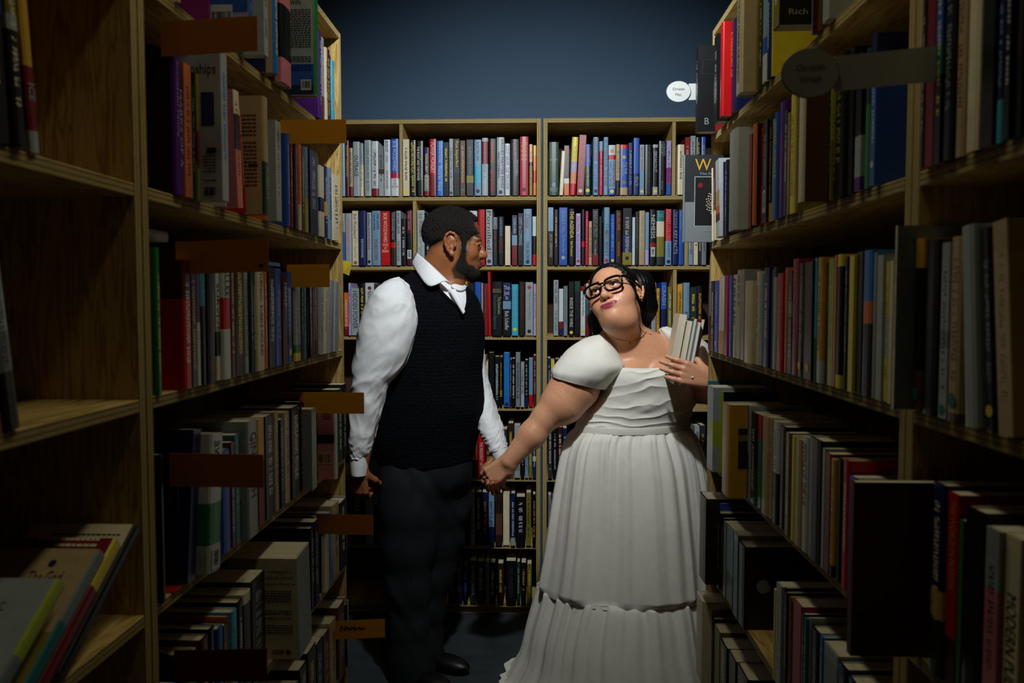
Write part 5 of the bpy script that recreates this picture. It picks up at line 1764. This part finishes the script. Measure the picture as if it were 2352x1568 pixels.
# ------------------------------------------------------------------ print on the covers that face the camera
def cover_print(key, items):
    for b in BOOKS:
        if ';k=%s' % key in b.spec:
            break
    else: return
    o = b.ob; left = b.rz > 0
    sx = -1 if left else 1
    x = sx * (b.w / 2 + .0007)
    for n, it in enumerate(items):
        kind, a, c, z0, z1, col = it[:6]
        X = x + sx * .0002 * n
        fl = (lambda v: tuple(reversed(v))) if left else (lambda v: tuple(v))
        if kind == 'q':
            v = [(X, a, z0), (X, c, z0), (X, c, z1), (X, a, z1)]
            mesh_obj('cover_print', v, [fl((0, 1, 2, 3))], ink(col), o)
        elif kind == 't':
            tv, tf, _ = text_mesh(it[6])
            v = [(X, (c - p[0] * (c - a)) if left else (a + p[0] * (c - a)), z0 + p[1] * (z1 - z0)) for p in tv]
            mesh_obj('cover_print', v, tf, ink(col), o)
        elif kind == 'lines':                  # small print, too fine to read
            rs = random.Random(n); v, f = [], []; z = z1
            while z > z0:
                if rs.random() < .86:
                    p = a + (c - a) * .02
                    end = c - (c - a) * (.35 * rs.random() if rs.random() < .3 else .02)
                    while p < end:
                        q = min(end, p + .003 + .006 * rs.random()); k = len(v)
                        v += [(X, p, z), (X, q, z), (X, q, z + it[6] * .55), (X, p, z + it[6] * .55)]; f.append(fl((k, k + 1, k + 2, k + 3))); p = q + .0014
                z -= it[6] * 1.25
            if f: mesh_obj('cover_print', v, f, ink(col), o)
        elif kind == 'bar':
            rs = random.Random(n + 9); v, f = [], []; p = a
            while p < c:
                t = rs.choice([.0007, .0012, .002]); k = len(v)
                v += [(X, p, z0), (X, min(c, p + t), z0), (X, min(c, p + t), z1), (X, p, z1)]; f.append(fl((k, k + 1, k + 2, k + 3))); p += t + rs.choice([.0007, .0014])
            mesh_obj('cover_print', v, f, ink(col), o)
        elif kind == 'dot':
            dv, df = disc((c - a) / 2)
            v = [(X, (a + c) / 2 + p[0], (z0 + z1) / 2 + p[2]) for p in dv]
            mesh_obj('cover_print', v, df, ink(col), o)
        elif kind == 'fr':
            t = it[6]; v = [(X, a, z0), (X, c, z0), (X, c, z1), (X, a, z1), (X, a + t, z0 + t), (X, c - t, z0 + t), (X, c - t, z1 - t), (X, a + t, z1 - t)]
            mesh_obj('cover_print', v, [fl(q) for q in ((0, 1, 5, 4), (1, 2, 6, 5), (2, 3, 7, 6), (3, 0, 4, 7))], ink(col), o)
def sunflower(key, cy, cz, r):
    for b in BOOKS:
        if ';k=%s' % key in b.spec: break
    v, f = [], []; X = b.w / 2 + .0022
    for i in range(70):
        t = i * 2.39996; q = r * math.sqrt(i / 70)
        y, z = cy + q * math.cos(t) * .8, cz + q * math.sin(t)
        if y > cy + .02: continue
        k = len(v); e = .0021
        v += [(X, y - e, z), (X, y, z - e), (X, y + e, z), (X, y, z + e)]; f.append((k, k + 1, k + 2, k + 3))
    mesh_obj('cover_print', v, f, ink('crm'), b.ob)
cover_print('wbook', [('q', .004, .16, .0, .115, 'gry'), ('q', .031, .105, .045, .188, 'lgr'), ('q', .033, .103, .047, .186, 'blk'), ('t', .032, .078, .205, .238, 'gld', 'W'),
                      ('t', .045, .080, .193, .199, 'lgr', 'The N'), ('dot', .040, .055, .155, .170, 'dre'), ('dot', .078, .100, .088, .128, 'gld'), ('t', .055, .078, .030, .034, 'lgr', 'photographs')])
sunflower('wbook', .090, .112, .034)
cover_print('win', [('q', .004, .15, .0, .07, 'blu'), ('q', .004, .15, .0, .022, 'nvy'), ('t', .030, .062, .205, .216, 'blk', '. WIN.'), ('lines', .008, .075, .10, .192, 'dgr', .0042), ('lines', .008, .07, .05, .085, 'nvy', .004), ('q', .010, .034, .010, .034, 'wht'), ('bar', .012, .032, .014, .031, 'blk')])
cover_print('barblue', [('q', .003, .14, .03, .23, 'blu'), ('q', .02, .06, .10, .20, 'lbl'), ('q', .03, .07, .005, .042, 'wht'), ('bar', .033, .067, .008, .03, 'blk')])
cover_print('ships', [('t', .008, .060, .205, .228, 'dgr', 'enships'), ('q', .012, .034, .125, .18, 'nvy'), ('q', .010, .026, .078, .088, 'blk'), ('lines', .010, .034, .03, .072, 'dgr', .004), ('bar', .012, .032, .008, .022, 'blk')])
cover_print('parch', [('lines', .012, .10, .05, .19, 'brn', .006), ('q', .012, .03, .092, .098, 'dbr')])
cover_print('pinkback', [('q', .003, .12, .095, .118, 'blk'), ('lines', .01, .04, .15, .19, 'brn', .005), ('q', .010, .048, .04, .075, 'tan'), ('bar', .013, .027, .045, .066, 'dbr'), ('bar', .031, .045, .045, .066, 'brn')])
cover_print('guide', [('t', .010, .062, .196, .204, 'dgr', 'working guide to'), ('t', .006, .070, .182, .191, 'dgr', 'culturally relevant,'), ('t', .004, .080, .168, .177, 'dgr', 'h-impact churches'), ('lines', .012, .080, .055, .155, 'dgr', .0045), ('bar', .018, .030, .012, .022, 'blk'), ('bar', .034, .06, .012, .022, 'blk')])
cover_print('bbook', [('t', .020, .032, .020, .038, 'gry', 'B'), ('fr', .012, .14, .16, .20, 'dgr', .0008)])
cover_print('pbook', [('t', .012, .022, .012, .034, 'gry', 'P')])
cover_print('rich', [('t', .018, .052, .018, .028, 'tan', 'Rich'), ('q', .004, .03, .10, .25, 'dbr')])
cover_print('goldcov', [('q', .022, .12, .07, .165, 'dbr'), ('q', .022, .12, .135, .15, 'olv')])
cover_print('skyn', [('q', .012, .10, .16, .198, 'org'), ('t', .014, .026, .170, .190, 'dbr', 'N')])
cover_print('ghost', [('dot', .028, .062, .09, .12, 'gry'), ('t', .008, .040, .185, .191, 'dgr', 'FORTUNES'), ('t', .028, .052, .085, .091, 'dgr', 'NUIT GRISE')])
cover_print('pile1', [('lines', .012, .115, .13, .205, 'dgr', .005)])
cover_print('pile2', [('lines', .02, .11, .195, .21, 'crm', .008)])
cover_print('pile3', [('t', .030, .075, .160, .178, 'mar', 'The God'), ('t', .040, .078, .138, .156, 'mar', 'of All'), ('t', .034, .096, .115, .134, 'mar', 'Comfort'), ('dot', .047, .057, .186, .194, 'nvy'), ('q', .004, .022, .01, .09, 'olv')])
cover_print('pile4', [('t', .045, .100, .150, .172, 'gry', 'Spirit'), ('lines', .04, .10, .08, .13, 'gry', .007)])

# ------------------------------------------------------------------ label cards that stick out into the aisle
card_m = plain('orange_card', (214, 142, 10), 0.85, bscale=30); card_shaded_m = plain('orange_card_shaded', (168, 96, 14), 0.85, bscale=30); card_deep_shade_m = plain('orange_card_deep_shade', (96, 28, 22), 0.85, bscale=30)  # the two darker cards are the orange one with shade painted in
plate_m = plain('maroon_enamelled_steel', (58, 10, 18), 0.35); black_m = plain('black_enamelled_steel', (12, 11, 12), 0.4); redb_m = plain('red_enamelled_steel', (176, 20, 26), 0.35)
def depth_side(px, x, z):
    lo, hi = 0.25, 6.0
    for _ in range(40):
        m = (lo + hi) / 2
        if (proj((x, m, z))[0] < px) == (x < 0): lo = m
        else: hi = m
    return lo
def shelf_card(px, row, zc, cm, pm, label, base=None, marks=None, tilt=0.0, ph=.235, wide=.142):
    z0 = SHELF_Z[row] + SIDE_DZ + .0008
    y = depth_side(px, XL, zc)
    iv = []
    for b in BOOKS:
        if not b.held and b.rz > 0 and abs(b.pos[2] - z0) < .03 and b.pos[1] > LY0:
            k = b.h * math.sin(b.tilt)
            iv.append((b.pos[1] - b.w / 2 + min(0, k), b.pos[1] + b.w / 2 + max(0, k)))
    iv.sort(); gaps = []
    for (a0, a1), (b0, b1) in zip([(0, LY0 + T)] + iv, iv + [(LY1 - T, 9)]):
        if b0 - a1 > .0035: gaps.append((a1 + .0018, b0 - .0018))
    if gaps: y = min((min(max(y, g0), g1) for g0, g1 in gaps), key=lambda q: abs(q - y))
    e = tag(empty('shelf_divider', (XL, y, z0)), label, 'divider', 'label cards along the aisle')
    r, pts = .035, []
    for i in range(9):
        t = math.pi / 2 * i / 8
        pts.append((-r + r * math.cos(t), ph - r + r * math.sin(t)))
    pts = [(-.15, 0), (0, 0)] + pts + [(-.15, ph)]
    n = len(pts); th = .0016
    V = [(x, -th / 2, z) for x, z in pts] + [(x, th / 2, z) for x, z in pts]
    F = [tuple(range(n)), tuple(range(2 * n - 1, n - 1, -1))] + [(i, i + n, (i + 1) % n + n, (i + 1) % n) for i in range(n)]
    mesh_obj('plate', V, F, pm, e)
    cz = zc - z0; ch = .027
    c = mesh_obj('label_card', [(x, yy, z + tilt * x) for yy in (-.0022, -.0012) for x, z in ((-.012, cz - ch), (wide, cz - ch), (wide, cz + ch), (-.012, cz + ch))],
                 [(0, 1, 2, 3), (7, 6, 5, 4), (0, 4, 5, 1), (1, 5, 6, 2), (2, 6, 7, 3), (3, 7, 4, 0)], cm, e)
    if base: 
        mesh_obj('foot_plate', [(-.12, -.030, 0), (.004, -.030, 0), (.004, .0, 0), (-.12, .0, 0), (-.12, -.030, .0012), (.004, -.030, .0012), (.004, .0, .0012), (-.12, .0, .0012)], BOXF, base, e)
    if marks == 'hole':
        v, f = disc(.0035); mesh_obj('hole_mark', [(wide - .012 + x, -.0024, cz - ch + .014 + z) for x, _y, z in v], f, ink('blk'), c)
    if marks == 'script':
        pts = [(0.012 + .0016 * i + .004 * math.sin(i * 1.7), -.003, cz + .004 + tilt * .05 + (.007 - .00005 * i) * math.sin(i * 2.3) * (1.4 if i % 9 < 3 else .6)) for i in range(46)]
        tube('handwriting', crom(pts, np.linspace(0, 45, 180)), .0007, ink('blk'), c, n=4)
    return e
shelf_card(393, 1, 1.852, card_shaded_m, black_m, 'orange card with painted-in shade on a black divider standing above the purple book', tilt=.05)
shelf_card(653, 1, 1.827, card_m, plate_m, 'orange card on a maroon divider jutting from the second row', tilt=.0)
shelf_card(416, 2, 1.510, card_shaded_m, plate_m, 'orange card with painted-in shade and a small hole jutting from the third row', base=redb_m, marks='hole', tilt=.03)
shelf_card(674.5, 2, 1.498, card_m, plate_m, 'short orange card on a maroon divider in the third row', tilt=.01, wide=.09, ph=.225)
shelf_card(709, 3, 1.181, card_m, plate_m, 'orange card jutting in front of the man sleeve', tilt=.0, ph=.215)
shelf_card(424, 3, 1.167, card_shaded_m, black_m, 'orange card with painted-in shade on a black divider in the fourth row', base=redb_m, tilt=-.01, ph=.215)
shelf_card(739, 4, 0.842, card_shaded_m, black_m, 'orange card with painted-in shade jutting out of the fifth row near his trousers', tilt=-.01, ph=.21)
shelf_card(775.5, 5, 0.490, card_m, black_m, 'orange card with black handwriting beside his lower leg', marks='script', tilt=.06, ph=.175)
shelf_card(418, 4, 0.842, card_deep_shade_m, black_m, 'orange card with deep painted-in shade low in the fifth row', tilt=.03, ph=.21)  # low card: dim light painted into its red-brown tone
# yellow note and blue tape on the end of that bookcase
yn = tag(mesh_obj('paper_note', [P(786, 597, 2.366), P(809, 602, 2.366), P(802, 633, 2.372), P(786, 626, 2.366), P(786, 597, 2.367), P(809, 602, 2.367), P(802, 633, 2.373), P(786, 626, 2.367)],
                  [(3, 2, 1, 0), (4, 5, 6, 7), (0, 1, 5, 4), (1, 2, 6, 5), (2, 3, 7, 6), (3, 0, 4, 7)], plain('yellow_paper', (206, 178, 40), 0.9)), 'small yellow paper note stuck on the bookcase end', 'note')
a_, b_ = P(789, 1112, 2.360), P(805, 1118, 2.360)
tp = mesh_obj('tape_strip', [(XL - .03, 2.3608, b_[2]), (XL + .0012, 2.3608, b_[2]), (XL + .0012, 2.3608, a_[2]), (XL - .03, 2.3608, a_[2]), (XL - .03, 2.3602, b_[2]), (XL + .0012, 2.3602, b_[2]), (XL + .0012, 2.3602, a_[2]), (XL - .03, 2.3602, a_[2])],
              [(3, 2, 1, 0), (4, 5, 6, 7), (0, 1, 5, 4), (1, 2, 6, 5), (2, 3, 7, 6), (3, 0, 4, 7)], plain('blue_tape', (36, 40, 140), 0.6))
for v in tp.data.vertices: v.co.y += .0025
tag(tp, 'strip of blue tape low on the bookcase end', 'tape')
# oval acrylic signs on the woman side
acr = plain('frosted_acrylic', (176, 180, 178), 0.3, spec=0.5); rimm = plain('grey_sign_rim', (96, 100, 100), 0.4)
def oval_sign(x_right, x_oval, y, z, text, label, tilt, hs):
    e = tag(empty('shelf_sign', (x_right, y, z)), label, 'sign', 'oval shelf signs')
    w = x_right - x_oval
    mesh_obj('arm', [(-w + .03, -.001, -hs - tilt * w), (0, -.001, -hs), (0, -.001, hs), (-w + .03, -.001, hs - tilt * w), (-w + .03, .001, -hs - tilt * w), (0, .001, -hs), (0, .001, hs), (-w + .03, .001, hs - tilt * w)],
             [(0, 1, 2, 3), (7, 6, 5, 4), (0, 4, 5, 1), (1, 5, 6, 2), (2, 6, 7, 3), (3, 7, 4, 0)], acr, e)
    rx, rz, n = .0345, .0295, 48
    zc = -tilt * w
    V, F = [], []
    for yy in (-.0045, -.0015): V += [(-w + rx * math.cos(2 * math.pi * i / n), yy, zc + rz * math.sin(2 * math.pi * i / n)) for i in range(n)]
    F = [tuple(range(n)), tuple(range(2 * n - 1, n - 1, -1))] + [(i, i + n, (i + 1) % n + n, (i + 1) % n) for i in range(n)]
    pl = mesh_obj('oval_plate', V, F, acr, e)
    tube('rim', [(-w + (rx + .0006) * math.cos(2 * math.pi * i / n), -.0032, zc + (rz + .0006) * math.sin(2 * math.pi * i / n)) for i in range(n)], .0009, rimm, e, True, 6)
    for k, t in enumerate(text):
        tv, tf, asp = text_mesh(t); H = .0095 if any(c in t for c in 'gpy') else .0078; Wt = H * asp * .88
        Wt = min(Wt, .046)
        mesh_obj('lettering', [(-w + (p[0] - .5) * Wt, -.0049, zc + (.0035 if k == 0 else -.0125) + tilt * (p[0] - .5) * Wt + p[1] * H) for p in tv], tf, ink('blk'), pl)
ys = depth_side(2165, XR, 1.71)
oval_sign(XR + .004, XR - (2165 - 1872) / (1829 / ys), ys, 1.44 + (690 - 163) / (1829 / ys), ['Christian', 'Vintage'], 'grey oval sign reading Christian Vintage on a long arm', .075, .0215)
oval_sign(XR + .002, P(1558, 211, RY1 + .004)[0], RY1 + .004, P(1558, 211, RY1 + .004)[2], ['Christian', 'Misc.'], 'small oval sign reading Christian Misc. by the blue wall', .0, .0235)
